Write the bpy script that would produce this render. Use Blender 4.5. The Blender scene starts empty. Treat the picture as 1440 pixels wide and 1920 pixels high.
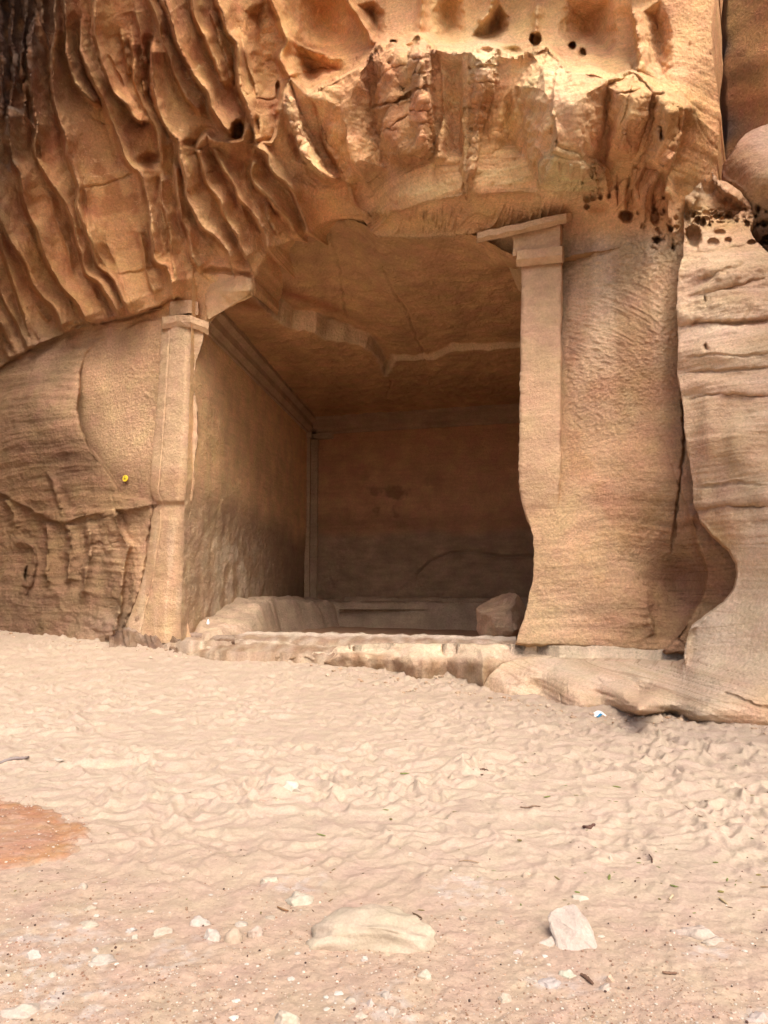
import bpy, math, random
import numpy as np

# ------------------------------------------------------------------ camera, world, light
S = bpy.context.scene
F = 1440.0
PITCH = math.atan(140.0 / F)
CAMZ = 1.65
cam = bpy.data.cameras.new("camera")
camo = bpy.data.objects.new("camera", cam)
S.collection.objects.link(camo)
camo.location = (0, 0, CAMZ)
camo.rotation_euler = (math.radians(90) + PITCH, 0, 0)
cam.sensor_fit = 'VERTICAL'
cam.sensor_height = 24.0
cam.lens = 24.0 * F / 1920.0
cam.clip_end = 1000
cam.clip_start = 0.05
S.camera = camo

W = bpy.data.worlds.new("World")
S.world = W
W.use_nodes = True
wn = W.node_tree.nodes
sky = wn.new('ShaderNodeTexSky')
sky.sky_type = 'NISHITA'
sky.sun_disc = False
SUN_EL, SUN_AZ = math.radians(48), math.radians(164)     # azimuth from +Y towards +X
sky.sun_elevation = SUN_EL
sky.sun_rotation = SUN_AZ
sky.air_density = 0.7
sky.dust_density = 4.0
sky.ozone_density = 0.4
W.node_tree.links.new(sky.outputs[0], wn['Background'].inputs[0])
wn['Background'].inputs[1].default_value = 0.15

sun = bpy.data.lights.new("sun", 'SUN')
sun.energy = 2.4
sun.angle = math.radians(42)
sun.color = (1.0, 0.93, 0.82)
suno = bpy.data.objects.new("sun", sun)
S.collection.objects.link(suno)
from mathutils import Vector, Matrix
sd = Vector((math.sin(SUN_AZ) * math.cos(SUN_EL), math.cos(SUN_AZ) * math.cos(SUN_EL), math.sin(SUN_EL)))
suno.rotation_euler = (-sd).to_track_quat('-Z', 'Y').to_euler()
S.view_settings.view_transform = 'Standard'
S.view_settings.look = 'None'
S.view_settings.gamma = 1
S.view_settings.exposure = 0.9
S.cycles.max_bounces = 8
S.cycles.diffuse_bounces = 6

# ------------------------------------------------------------------ numeric helpers
cp, sp = math.cos(PITCH), math.sin(PITCH)
def ray(u, v):
    u = np.asarray(u, float); v = np.asarray(v, float)
    x = (u - 720) / F; zc = -(v - 960) / F
    y = cp - sp * zc; z = sp + cp * zc
    return x / y, z / y
def P(u, v, D):
    a, b = ray(u, v)
    D = np.asarray(D, float)
    return np.stack([a * D, D + 0 * a, CAMZ + b * D], -1)
def Dz(u, v, z):
    a, b = ray(u, v)
    return (z - CAMZ) / b
def Pz(u, v, z):
    return P(u, v, Dz(u, v, z))
def Df(u):                                  # depth of the carved facade's plane along a ray
    t = (np.clip(u, -420, 1800) - 720) / F
    return 14.5 / (1 + 0.504 * t)

_tabs = {}
def _tab(seed):
    if seed not in _tabs:
        r = np.random.RandomState(seed)
        a = r.rand(256, 256) * 2 * np.pi
        _tabs[seed] = (np.cos(a), np.sin(a), r.rand(256, 256), r.rand(256, 256))
    return _tabs[seed]
def perlin(x, y, seed=0):
    gx, gy, _, _ = _tab(seed)
    xi = np.floor(x).astype(int); yi = np.floor(y).astype(int)
    fx = x - xi; fy = y - yi
    sx = fx * fx * fx * (fx * (fx * 6 - 15) + 10); sy = fy * fy * fy * (fy * (fy * 6 - 15) + 10)
    def g(i, j):
        a = (xi + i) & 255; b = (yi + j) & 255
        return gx[a, b] * (fx - i) + gy[a, b] * (fy - j)
    n0 = g(0, 0) * (1 - sx) + g(1, 0) * sx
    n1 = g(0, 1) * (1 - sx) + g(1, 1) * sx
    return (n0 * (1 - sy) + n1 * sy) * 1.5
def fbm(x, y, o=4, seed=0, gain=0.5):
    s = 0; a = 1; f = 1
    for k in range(o):
        s = s + a * perlin(x * f + 17.3 * k, y * f - 9.1 * k, seed + k)
        a *= gain; f *= 2.03
    return s
def worley(x, y, seed=0):
    _, _, rx, ry = _tab(seed)
    xi = np.floor(x).astype(int); yi = np.floor(y).astype(int)
    d1 = np.full(x.shape, 9.0); d2 = np.full(x.shape, 9.0)
    for i in (-1, 0, 1):
        for j in (-1, 0, 1):
            a = (xi + i) & 255; b = (yi + j) & 255
            d = (x - (xi + i + rx[a, b])) ** 2 + (y - (yi + j + ry[a, b])) ** 2
            m = d < d1
            d2 = np.where(m, d1, np.minimum(d2, d)); d1 = np.where(m, d, d1)
    return np.sqrt(d1), np.sqrt(d2)
def smooth(a, b, x):
    t = np.clip((np.asarray(x, float) - a) / (b - a), 0, 1)
    return t * t * (3 - 2 * t)
def rbf(pts, U, V, scale=300.0, lam=0.0):
    """thin plate interpolation of pts = [(u, v, a, b...)]"""
    p = np.array(pts, float)
    x = p[:, :2] / scale; f = p[:, 2:]
    n = len(p)
    r = np.sqrt(((x[:, None] - x[None]) ** 2).sum(-1))
    K = np.where(r > 0, r * r * np.log(r + 1e-9), 0) + lam * np.eye(n)
    A = np.zeros((n + 3, n + 3)); A[:n, :n] = K
    A[:n, n] = 1; A[:n, n + 1:] = x; A[n, :n] = 1; A[n + 1:, :n] = x.T
    sol = np.linalg.solve(A, np.vstack([f, np.zeros((3, f.shape[1]))]))
    sh = U.shape; q = np.stack([U.ravel(), V.ravel()], -1) / scale
    out = np.zeros((q.shape[0], f.shape[1]))
    for k in range(0, len(q), 60000):
        qq = q[k:k + 60000]
        rr = np.sqrt(((qq[:, None] - x[None]) ** 2).sum(-1))
        out[k:k + 60000] = (np.where(rr > 0, rr * rr * np.log(rr + 1e-9), 0)) @ sol[:n] + sol[n] + qq @ sol[n + 1:]
    return out.reshape(sh + (f.shape[1],))
def idw(pts, U, V, power=3.0):
    p = np.array(pts, float); w = 0; s = 0
    for q in p:
        ww = 1.0 / (((U - q[0]) ** 2 + (V - q[1]) ** 2) ** (power / 2) + 400.0)
        s = s + ww[..., None] * q[2:]; w = w + ww
    return s / w[..., None]
def coarse(fn, us, vs, step=10.0):
    """evaluate fn on a coarse regular grid, linear-interpolate to us x vs"""
    cu = np.arange(us[0] - step, us[-1] + 2 * step, step); cv = np.arange(vs[0] - step, vs[-1] + 2 * step, step)
    U, V = np.meshgrid(cu, cv)
    G = fn(U, V)
    if G.ndim == 2: G = G[..., None]
    iu = (us - cu[0]) / step; iv = (vs - cv[0]) / step
    a = np.floor(iu).astype(int); b = np.floor(iv).astype(int); fu = (iu - a)[None, :, None]; fv = (iv - b)[:, None, None]
    g = lambda i, j: G[np.ix_(b + j, a + i)]
    return (g(0, 0) * (1 - fu) + g(1, 0) * fu) * (1 - fv) + (g(0, 1) * (1 - fu) + g(1, 1) * fu) * fv
def pin(poly, U, V):
    poly = np.array(poly, float); ins = np.zeros(U.shape, bool)
    n = len(poly)
    for i in range(n):
        x0, y0 = poly[i]; x1, y1 = poly[(i + 1) % n]
        if y0 == y1: continue
        c = ((y0 > V) != (y1 > V)) & (U < (x1 - x0) * (V - y0) / (y1 - y0) + x0)
        ins ^= c
    return ins
def pdist(poly, U, V, closed=False):
    """distance to a polyline, signed side (+ = right of travel as seen with v down), parameter 0..1"""
    pts = np.array(poly, float)
    if closed: pts = np.vstack([pts, pts[:1]])
    L = np.concatenate([[0], np.cumsum(np.hypot(*np.diff(pts, axis=0).T))])
    best = np.full(U.shape, 1e9); side = np.zeros(U.shape); t = np.zeros(U.shape)
    for i in range(len(pts) - 1):
        ax, ay = pts[i]; dx, dy = pts[i + 1] - pts[i]; l2 = dx * dx + dy * dy
        if l2 == 0: continue
        s = np.clip(((U - ax) * dx + (V - ay) * dy) / l2, 0, 1)
        ex = U - ax - s * dx; ey = V - ay - s * dy
        d = np.hypot(ex, ey)
        m = d < best
        best = np.where(m, d, best)
        side = np.where(m, dx * ey - dy * ex, side)
        t = np.where(m, (L[i] + s * (L[i + 1] - L[i])) / L[-1], t)
    return best, side, t
def spline(pts, n=6):
    p = np.array(pts, float); p = np.vstack([2 * p[0] - p[1], p, 2 * p[-1] - p[-2]])
    out = []
    for i in range(1, len(p) - 2):
        for k in range(n):
            t = k / n
            out.append(0.5 * ((2 * p[i]) + (-p[i - 1] + p[i + 1]) * t + (2 * p[i - 1] - 5 * p[i] + 4 * p[i + 1] - p[i + 2]) * t * t + (-p[i - 1] + 3 * p[i] - 3 * p[i + 1] + p[i + 2]) * t ** 3))
    out.append(p[-2])
    return np.array(out)
RSC = 1.9
def ridge_field(ridges, us, vs, U, V, warp=True, trough=0.0):
    """height in metres towards the viewer: sharp crest, steep on one side, scooped gently on the other"""
    H = np.zeros(U.shape); T = np.zeros(U.shape)
    if warp:
        Uw = U + 2.4 * perlin(U / 33, V / 45, 71) + 1.2 * perlin(U / 11, V / 15, 72)
        Vw = V + 2.4 * perlin(U / 33, V / 45, 73)
    else: Uw, Vw = U, V
    for r in ridges:
        pts, a, ws, wg = r[0], r[1], r[2], r[3]
        t0, t1 = (r[4], r[5]) if len(r) > 5 else (0.12, 0.12)
        sp_ = spline(pts, 3); pad = max(ws, wg) * 3.6 + 8
        i0, i1 = np.searchsorted(us, [sp_[:, 0].min() - pad, sp_[:, 0].max() + pad])
        j0, j1 = np.searchsorted(vs, [sp_[:, 1].min() - pad, sp_[:, 1].max() + pad])
        if i1 <= i0 or j1 <= j0: continue
        sl = (slice(j0, j1), slice(i0, i1))
        d, s, t = pdist(sp_, Uw[sl], Vw[sl])
        w = np.where(s < 0, wg, ws)       # travel downwards: s<0 is the picture's right
        am = a * np.minimum(1, (t + 0.02) / (t0 + 1e-6)) ** 0.7 * np.minimum(1, (1.02 - t) / (t1 + 1e-6)) ** 0.7
        am = am * (1 + 0.09 * np.sin(t * 23 + len(pts)))
        h = RSC * am * np.exp(-(np.sqrt(d * d + 1.2) / w))
        H[sl] = np.maximum(H[sl], h)
        if trough: T[sl] = np.maximum(T[sl], np.where(s > 0, (trough if wg < 30 else 0.0) * RSC * am * np.exp(-d / 13.0) * (1 - np.exp(-d / 4.0)), 0))
    return H - T
def groove(lines, U, V, us, vs):
    H = np.zeros(U.shape)
    Uw = U + 2.5 * perlin(U / 14, V / 14, 81); Vw = V + 2.5 * perlin(U / 14, V / 14, 82)
    for pts, dep, w in lines:
        p = np.array(pts, float); pad = w * 4 + 6
        i0, i1 = np.searchsorted(us, [p[:, 0].min() - pad, p[:, 0].max() + pad])
        j0, j1 = np.searchsorted(vs, [p[:, 1].min() - pad, p[:, 1].max() + pad])
        sl = (slice(j0, j1), slice(i0, i1))
        if i1 <= i0 or j1 <= j0: continue
        d, s, t = pdist(p, Uw[sl], Vw[sl])
        taper = np.minimum(1, np.minimum(t, 1 - t) * 8 + 0.2)
        H[sl] = np.minimum(H[sl], -dep * taper * np.exp(-(d / w) ** 2))
    return H

# ------------------------------------------------------------------ scene helpers
def link(o, parent=None):
    S.collection.objects.link(o)
    if parent is not None: o.parent = parent
    return o
def tag(o, label=None, cat=None, group=None, kind=None):
    if label: o['label'] = label
    if cat: o['category'] = cat
    if group: o['group'] = group
    if kind: o['kind'] = kind
    return o
def thing(name, label, cat, loc=(0, 0, 0), group=None):
    o = bpy.data.objects.new(name, None); o.location = loc
    o.empty_display_size = 0.3
    return tag(link(o), label, cat, group)
def rawmesh(name, V, Q, mat, parent=None, col=None, sm=True, origin=None):
    """V (n,3), Q (m,3 or 4) index array"""
    V = np.asarray(V, np.float32); Q = np.asarray(Q, np.int32)
    me = bpy.data.meshes.new(name)
    if origin is None and parent is None:
        origin = np.array([V[:, 0].mean(), V[:, 1].mean(), V[:, 2].min()])
    if parent is not None: origin = np.array(parent['_o'] if '_o' in parent else parent.location[:])
    origin = np.asarray(origin, float)
    Vl = (V - origin).astype(np.float32)
    me.vertices.add(len(V)); me.vertices.foreach_set('co', Vl.ravel())
    k = Q.shape[1]
    me.loops.add(Q.size); me.loops.foreach_set('vertex_index', Q.ravel())
    me.polygons.add(len(Q)); me.polygons.foreach_set('loop_start', np.arange(0, Q.size, k, dtype=np.int32))
    me.polygons.foreach_set('loop_total', np.full(len(Q), k, np.int32))
    me.polygons.foreach_set('use_smooth', np.full(len(Q), sm, bool))
    me.update(calc_edges=True)
    if col is not None:
        a = me.color_attributes.new('tint', 'FLOAT_COLOR', 'POINT')
        c = np.ones((len(V), 4), np.float32); c[:, :3] = col
        a.data.foreach_set('color', c.ravel())
    me.materials.append(mat)
    o = bpy.data.objects.new(name, me)
    link(o, parent)
    if parent is None: o.location = origin
    return o
def quads(n, m, keep=None, off=0):
    i = np.arange(n * m).reshape(n, m)
    q = np.stack([i[:-1, :-1], i[1:, :-1], i[1:, 1:], i[:-1, 1:]], -1).reshape(-1, 4)
    if keep is not None: q = q[keep.ravel()]
    return q + off
def compact(V, Q, C=None):
    used = np.zeros(len(V), bool); used[Q.ravel()] = True
    idx = np.cumsum(used) - 1
    return V[used], idx[Q], (C[used] if C is not None else None)
def gridnormals(G):
    du = np.gradient(G, axis=1); dv = np.gradient(G, axis=0)
    n = np.cross(du, dv); n /= (np.linalg.norm(n, axis=-1, keepdims=True) + 1e-9)
    flip = (n * G).sum(-1, keepdims=True) > 0     # towards the viewer side
    return np.where(flip, -n, n)

# ------------------------------------------------------------------ materials
def new_mat(name):
    m = bpy.data.materials.new(name); m.use_nodes = True
    nt = m.node_tree
    return m, nt, nt.nodes, nt.links, nt.nodes['Principled BSDF']
def rock_mat(name, base=None, var=0.25, fine=0.02, strata=0.0, tool=0.0, speck=0.0, scale=1.0, rough=0.95, grain=0.13):
    m, nt, N, L, B = new_mat(name)
    B.inputs['Roughness'].default_value = rough
    B.inputs['Specular IOR Level'].default_value = 0.12
    geo = N.new('ShaderNodeNewGeometry')
    if base is None:
        at = N.new('ShaderNodeAttribute'); at.attribute_name = 'tint'; src = at.outputs['Color']
    else:
        rgb = N.new('ShaderNodeRGB'); rgb.outputs[0].default_value = (*base, 1); src = rgb.outputs[0]
    def noise(sc, det=6, stretch=None, rg=0.6):
        mp = N.new('ShaderNodeMapping')
        mp.inputs['Scale'].default_value = stretch or (1, 1, 1)
        L.new(geo.outputs['Position'], mp.inputs[0])
        n = N.new('ShaderNodeTexNoise'); n.inputs['Scale'].default_value = sc; n.inputs['Detail'].default_value = det
        n.inputs['Roughness'].default_value = rg
        L.new(mp.outputs[0], n.inputs['Vector']); return n.outputs[0]
    def mulvar(src, fac, lo, hi, a, b):
        r = N.new('ShaderNodeMapRange'); r.inputs[1].default_value = lo; r.inputs[2].default_value = hi
        r.inputs[3].default_value = a; r.inputs[4].default_value = b
        L.new(fac, r.inputs[0])
        mx = N.new('ShaderNodeMix'); mx.data_type = 'RGBA'; mx.blend_type = 'MULTIPLY'; mx.inputs[0].default_value = 1
        L.new(src, mx.inputs[6]); L.new(r.outputs[0], mx.inputs[7]); return mx.outputs[2]
    c = mulvar(src, noise(1.3 * scale, 5), 0.3, 0.7, 1 - var, 1 + var)
    c = mulvar(c, noise(14 * scale, 5), 0.3, 0.7, 1 - var * 0.6, 1 + var * 0.6)
    c = mulvar(c, noise(26 * scale, 6, None, 0.75), 0.32, 0.68, 1 - grain, 1 + grain)
    if strata > 0:
        c = mulvar(c, noise(2.2, 6, (0.5, 0.5, 4)), 0.3, 0.7, 1 - var * 0.6, 1 + var * 0.6)
    hs = N.new('ShaderNodeHueSaturation')
    r = N.new('ShaderNodeMapRange'); r.inputs[1].default_value = 0.3; r.inputs[2].default_value = 0.7
    r.inputs[3].default_value = 0.488; r.inputs[4].default_value = 0.512
    L.new(noise(2.1 * scale, 4), r.inputs[0]); L.new(r.outputs[0], hs.inputs['Hue']); L.new(c, hs.inputs['Color'])
    c = hs.outputs[0]
    L.new(c, B.inputs['Base Color'])
    b1 = N.new('ShaderNodeBump'); b1.inputs['Distance'].default_value = fine; b1.inputs['Strength'].default_value = 1.0
    L.new(noise(16 * scale, 9, None, 0.7), b1.inputs['Height'])
    last = b1
    if strata > 0:
        b2 = N.new('ShaderNodeBump'); b2.inputs['Distance'].default_value = strata; b2.inputs['Strength'].default_value = 0.9
        L.new(noise(3.5, 7, (0.3, 0.3, 6), 0.6), b2.inputs['Height']); L.new(last.outputs[0], b2.inputs['Normal']); last = b2
    if tool > 0:
        b3 = N.new('ShaderNodeBump'); b3.inputs['Distance'].default_value = tool; b3.inputs['Strength'].default_value = 0.9
        L.new(noise(9, 3, (2.2, 2.2, 0.8), 0.5), b3.inputs['Height']); L.new(last.outputs[0], b3.inputs['Normal']); last = b3
    L.new(last.outputs[0], B.inputs['Normal'])
    return m
M_cliff = rock_mat('cliff_sandstone', var=0.13, fine=0.08, strata=0.010, grain=0.22)
M_ledge = rock_mat('ledge_sandstone', var=0.10, fine=0.06, strata=0.012, grain=0.2)
M_dress = rock_mat('dressed_sandstone', var=0.10, fine=0.05, strata=0.006, tool=0.006)
M_inner = rock_mat('chamber_sandstone', var=0.15, fine=0.08, strata=0.008)
M_sand = rock_mat('sand', var=0.05, fine=0.010, scale=2.0)
M_stone = rock_mat('loose_stone', var=0.10, fine=0.006, scale=3.0)
def plain(name, c, rough=0.6):
    m, nt, N, L, B = new_mat(name)
    n = N.new('ShaderNodeTexNoise'); n.inputs['Scale'].default_value = 30
    r = N.new('ShaderNodeMapRange'); r.inputs[3].default_value = 0.8; r.inputs[4].default_value = 1.15
    mx = N.new('ShaderNodeMix'); mx.data_type = 'RGBA'; mx.blend_type = 'MULTIPLY'; mx.inputs[0].default_value = 1
    mx.inputs[6].default_value = (*c, 1)
    L.new(n.outputs[0], r.inputs[0]); L.new(r.outputs[0], mx.inputs[7]); L.new(mx.outputs[2], B.inputs['Base Color'])
    B.inputs['Roughness'].default_value = rough
    return m

# ------------------------------------------------------------------ sand height
YT = [-200, 9.5, 12.0, 13.7, 15.5, 16.8, 18.0, 19.2, 23, 60]
ZT = [0, 0, 0.0, 0.10, 0.23, 0.36, 0.47, 0.57, 0.75, 1.2]
def sand_base(x, y):
    z = np.interp(y, YT, ZT)
    k = smooth(0.8, 1.6, y - (14.5 - 0.504 * x)) * smooth(-5.2, -4.5, x) * smooth(9, 7, x)   # the chamber has its own floor
    return z * (1 - k) - 0.6 * k
def sand_h(x, y):
    z = sand_base(x, y)
    far = smooth(3.6, 6.5, y + 0.35 * x)
    wx = x + 0.14 * perlin(x * 2.7, y * 2.7, 31); wy = y + 0.14 * perlin(x * 2.7, y * 2.7, 32)
    d1, d2 = worley(wx * 5.4, wy * 4.6, 5)
    e1, e2 = worley(wx * 11.3 + 3, wy * 10, 6)
    cal = 0.6 + 0.5 * smooth(-0.35, 0.3, perlin(x * 0.9 + 7, y * 0.9, 30))
    tramp = cal * (0.105 * (d1 ** 1.5 - 0.25) + 0.065 * (e1 ** 1.5 - 0.25)) + 0.03 * perlin(x * 1.6, y * 2.2, 35)
    tramp = tramp * (0.7 + 0.5 * perlin(x * 0.5, y * 0.5, 33))
    z = z + tramp * (0.13 + 0.87 * far) * smooth(26, 17, y)
    z = z + 0.02 * fbm(x * 0.9, y * 0.9, 3, 34) + 0.004 * fbm(x * 9, y * 9, 3, 36)
    near = 1 - smooth(3.0, 6.0, y)
    z = z + near * (0.005 * fbm(x * 22, y * 22, 3, 38) + 0.006 * np.maximum(0, perlin(x * 6, y * 9, 41)))
    return z
def ground_pt(u, v):
    D = float(Dz(u, v, 0.0)) if v > 1110 else 18.0
    for _ in range(12):
        p = P(u, v, D); z = float(sand_h(np.array([p[0]]), np.array([p[1]]))[0])
        Dn = float(Dz(u, v, z)); D = 0.5 * D + 0.5 * Dn
    p = P(u, v, D)
    return np.array([p[0], p[1], float(sand_h(np.array([p[0]]), np.array([p[1]]))[0])])

def build_sand():
    y = [1.15]
    while y[-1] < 27: y.append(y[-1] * 1.0042)
    ys = np.array([-150, -80, -45, -25, -14, -8, -5, -3, -1.8, -1, -0.4, 0.1, 0.5, 0.8, 1.0] + y + [29, 33, 40, 60, 150])
    s = list(np.arange(-0.66, 0.66, 0.0021)); g = 0.003; a = s[-1]; ext = []
    while a < 14: g *= 1.16; a += g; ext.append(a)
    ss = np.array([-e for e in ext[::-1]] + s + ext)
    w = np.where(ys > 1.15, ys, 1.15 + np.abs(ys - 1.15))
    X = ss[None] * w[:, None]; Y = np.repeat(ys[:, None], len(ss), 1)
    Z = sand_h(X, Y)
    Z = np.where((Y > 24) | (Y < 0.9), sand_base(X, Y), Z)
    V = np.stack([X, Y, Z], -1).reshape(-1, 3)
    # pigment: golden sand far, pinker and grittier near, chalky dust patches where buried pale stones surface
    c_far = np.array([0.40, 0.31, 0.235]); c_near = np.array([0.38, 0.275, 0.20])
    t = smooth(3.2, 6.0, Y + 0.35 * X)[..., None]
    C = c_near * (1 - t) + c_far * t
    grit = fbm(X * 14, Y * 14, 3, 51) * (1 - t[..., 0])
    C = C * (1 + 0.12 * np.clip(grit, -1, 1))[..., None]
    spots = [(100, 1770, 130, 60), (160, 1880, 110, 40), (330, 1790, 60, 40), (60, 1850, 80, 60), (550, 1660, 70, 22), (880, 1670, 90, 32),
             (700, 1885, 80, 40), (1040, 1840, 70, 30), (1330, 1790, 70, 22), (760, 1925, 60, 30), (740, 1860, 30, 20), (1415, 1900, 40, 30), (1130, 1840, 30, 14)]
    for (u, v, ru, rv) in spots:
        p = Pz(u, v, 0.0); rx = ru * p[1] / F; q = Pz(u, v - rv, 0.0); ry = abs(q[1] - p[1])
        d = np.hypot((X - p[0]) / rx, (Y - p[1]) / ry)
        k = smooth(1.15, 0.35, d + 0.35 * fbm(X * 7, Y * 7, 4, 61)) * smooth(-0.25, 0.45, fbm(X * 11, Y * 11, 4, 63))
        C = C * (1 - 0.7 * k[..., None]) + np.array([0.44, 0.37, 0.32]) * 0.7 * k[..., None]
    o = rawmesh('sand_ground', V, quads(len(ys), len(ss)), M_sand, None, C.reshape(-1, 3), origin=(0, 0, 0))
    tag(o, kind='structure')
build_sand()

# ------------------------------------------------------------------ the cliff
HOLE = [(330, 1240), (335, 1165), (333, 1110), (331, 1060), (338, 1010), (344, 940), (350, 860), (354, 770), (348, 730), (352, 680), (366, 640), (378, 622), (392, 612), (400, 598),
        (420, 582), (448, 568), (473, 555), (476, 540), (475, 521), (484, 500), (505, 470), (540, 452), (575, 436), (600, 420), (625, 411), (650, 408), (680, 412), (698, 432), (706, 442), (740, 442),
        (800, 444), (850, 440), (893, 432), (905, 452), (940, 466), (962, 484), (978, 502), (977, 600), (976, 700), (974, 900), (978, 935), (988, 965), (998, 1000),
        (1001, 1030), (1000, 1080), (994, 1110), (985, 1150), (968, 1200), (962, 1240)]
base_pts = [
 (0,1180,-.3),(150,1185,-.2),(225,1195,-.35),(100,1100,-.15),(0,1000,.1),(100,1000,.2),(200,1010,.0),(215,1100,.05),
 (0,800,-.7),(80,790,-.85),(40,860,-.5),(125,730,-.35),(40,700,-.3),(60,655,.0),(200,625,.15),(110,930,-.15),(0,930,-.1),
 (300,1190,-.1),(300,1100,.1),(300,900,.15),(300,700,.15),
 (0,680,.35),(100,632,.3),(250,600,.3),(330,575,.25),
 (0,600,-.3),(0,450,-1.6),(0,300,-2.7),(0,0,-4.3),(150,560,-.2),(150,450,-1.0),(150,300,-2.1),(150,0,-3.9),(300,520,-.25),(300,400,-1.0),(300,300,-1.6),(300,100,-2.7),(300,0,-3.2),
 (420,535,-.05),(450,480,-.15),(450,400,-.8),(450,250,-1.7),(450,50,-2.3),(560,440,-.15),(560,330,-1.0),(600,230,-1.5),(600,50,-1.2),
 (650,410,-.05),(650,340,-.8),(700,250,-1.5),(700,100,-1.3),(700,0,-1.2),(760,442,.0),(760,405,-.55),(760,370,-1.0),(760,250,-1.5),(780,120,-1.6),(850,60,-.9),(850,0,-1.0),
 (900,432,.0),(900,395,-.5),(900,362,-.9),(900,250,-1.3),(900,130,-1.4),(940,50,-.6),(1050,398,-.05),(1050,372,-.5),(1050,330,-.95),(1030,180,-1.4),(1050,50,-.6),
 (1150,440,.05),(1150,380,-.15),(1150,310,-.85),(1150,200,-1.2),(1150,80,-.6),(1150,0,-.8),(1250,480,.05),(1250,400,-.1),(1240,320,-.7),(1230,220,-1.1),(1260,100,-.8),(1250,0,-1.0),(1340,0,-.5),(1330,200,-.2),(1330,400,.3),
 (1100,600,.1),(1250,600,.05),(1330,700,.4),(1100,900,.1),(1250,900,.15),(1340,900,.4),(1100,1150,-.1),(1150,1000,.05),(1215,1120,.3),(1265,1090,1.0),(1340,1060,.3),(1230,1200,.25),(1150,1210,.0),(1330,1180,.3),
 (1000,1150,-.1),(1020,1205,-.2),(1030,950,.1),
 (-420,600,-8),(-420,900,-7),(-420,1180,-6.5),(-420,300,-9),(-420,0,-11),(-900,1180,-13),(-900,600,-14),(-900,0,-15),(-120,1180,-.8),(-120,900,-1.2),(-120,500,-2.4),(300,-400,-5.0),(800,-400,-2.4),(1250,-400,-2.0),(-420,-400,-13),(-900,-900,-16),(300,-900,-6.5),(1250,-900,-3.5),(0,-200,-5.6),(600,-250,-2.6),(600,600,.2),(650,900,.2),(650,1200,0)]  # leftmost points swing an unseen cliff wing forward, added to block sky light
RL = []   # ridges: (points, amplitude m, steep px, gentle px, taper0, taper1)
def R(pts, a, ws=3, wg=22, t0=0.12, t1=0.12): RL.append((pts, a, ws, wg, t0 * 0.6, t1 * 0.5))
R([(122,-40),(121,0),(122,40),(124,75),(128,110),(140,150),(160,178),(186,199)], .42, 4, 16, .02, .15)
R([(152,40),(150,90),(165,130),(185,165),(203,215),(215,245),(232,285),(250,315),(262,325),(275,370),(283,420),(288,470),(294,492),(314,503),(324,550)], .5, 4, 26, .2, .12)
R([(104,-40),(103,60),(98,100),(100,160),(104,200),(112,225),(122,250),(128,290),(140,330),(146,352),(147,390),(160,430),(172,460),(183,500),(205,515),(225,550),(243,588)], .48, 4, 22, .02, .1)
R([(158,345),(165,400),(171,450),(192,490),(214,520),(230,555),(250,591)], .3, 3, 9)
R([(60,40),(57,90),(55,130),(62,195),(68,235),(64,280),(80,315),(95,340),(110,360),(125,382),(135,410),(145,445),(152,472),(162,512),(185,527),(197,545),(215,575),(226,597)], .45, 4, 22, .05, .1)
R([(17,200),(17,247),(19,275),(24,300),(37,325),(45,370),(55,405),(70,435),(82,470),(92,495),(107,525),(132,555),(150,580),(162,607)], .48, 4, 24, .1, .1)
R([(45,420),(60,450),(77,485)], .22, 3, 8)
R([(-40,350),(0,410),(15,440),(32,470),(47,495),(60,525),(75,552),(97,572),(110,590),(119,615)], .42, 4, 20, .05, .1)
R([(65,567),(77,587),(92,602)], .18, 3, 7)
R([(-60,440),(0,545),(12,575),(30,602),(45,632),(52,655)], .35, 4, 16, .05, .1)
R([(45,572),(57,600),(72,637)], .2, 3, 8)
R([(0,620),(10,650),(20,672)], .18, 3, 8)
R([(120,540),(128,565),(137,590),(141,610)], .16, 3, 6)
R([(135,560),(148,590),(153,607)], .14, 3, 6)
R([(172,537),(185,565),(205,599)], .2, 3, 7)
R([(190,550),(200,575),(212,597)], .14, 2.5, 6)
R([(46,150),(45,190),(50,220),(67,250),(77,275),(80,300)], .3, 3, 12)
for q_ in ([(140,300),(150,350),(156,395),(168,440),(184,480)], [(88,360),(100,400),(116,440),(128,480),(140,520),(160,555)], [(228,60),(236,100),(240,140)], [(296,360),(300,400),(304,440),(308,480)], [(262,430),(268,470),(276,510),(290,550)],
    [(22,430),(40,470),(56,505),(72,535)], [(200,455),(214,490),(226,520),(240,550),(252,580)], [(268,150),(272,190),(284,230),(300,262)], [(345,90),(352,130),(366,160)], [(395,20),(405,60),(420,100),(432,150)], [(452,60),(462,110),(474,150),(480,180)],
    [(415,300),(430,340),(448,380),(462,415)], [(455,300),(462,340),(476,380),(500,420)]): R(q_, .20, 3, 10)
R([(75,-40),(76,0),(78,40),(92,90),(96,140)], .3, 4, 12)
R([(50,-40),(48,30),(42,90),(38,150)], .25, 4, 12)
R([(25,-40),(20,60),(28,120),(22,180),(15,230)], .25, 4, 12)
R([(2,-40),(0,60),(5,140),(0,220)], .25, 4, 12)
R([(180,-30),(179,25),(179,65),(186,100),(200,140),(215,175),(237,197),(252,220),(266,227)], .55, 4, 20, .05, .05)
R([(205,100),(222,135),(236,162),(250,190),(262,215)], .22, 3, 10)
R([(246,70),(249,100),(250,140),(256,170),(270,200),(290,240),(303,285),(303,312)], .28, 3, 14)
R([(252,20),(262,60),(272,120)], .25, 3, 10)
R([(287,80),(286,140),(290,180),(302,217),(320,250),(333,262),(338,290),(345,320),(350,370),(365,400),(385,430),(407,445),(427,470),(432,489)], .55, 4, 24, .1, .08)
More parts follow.
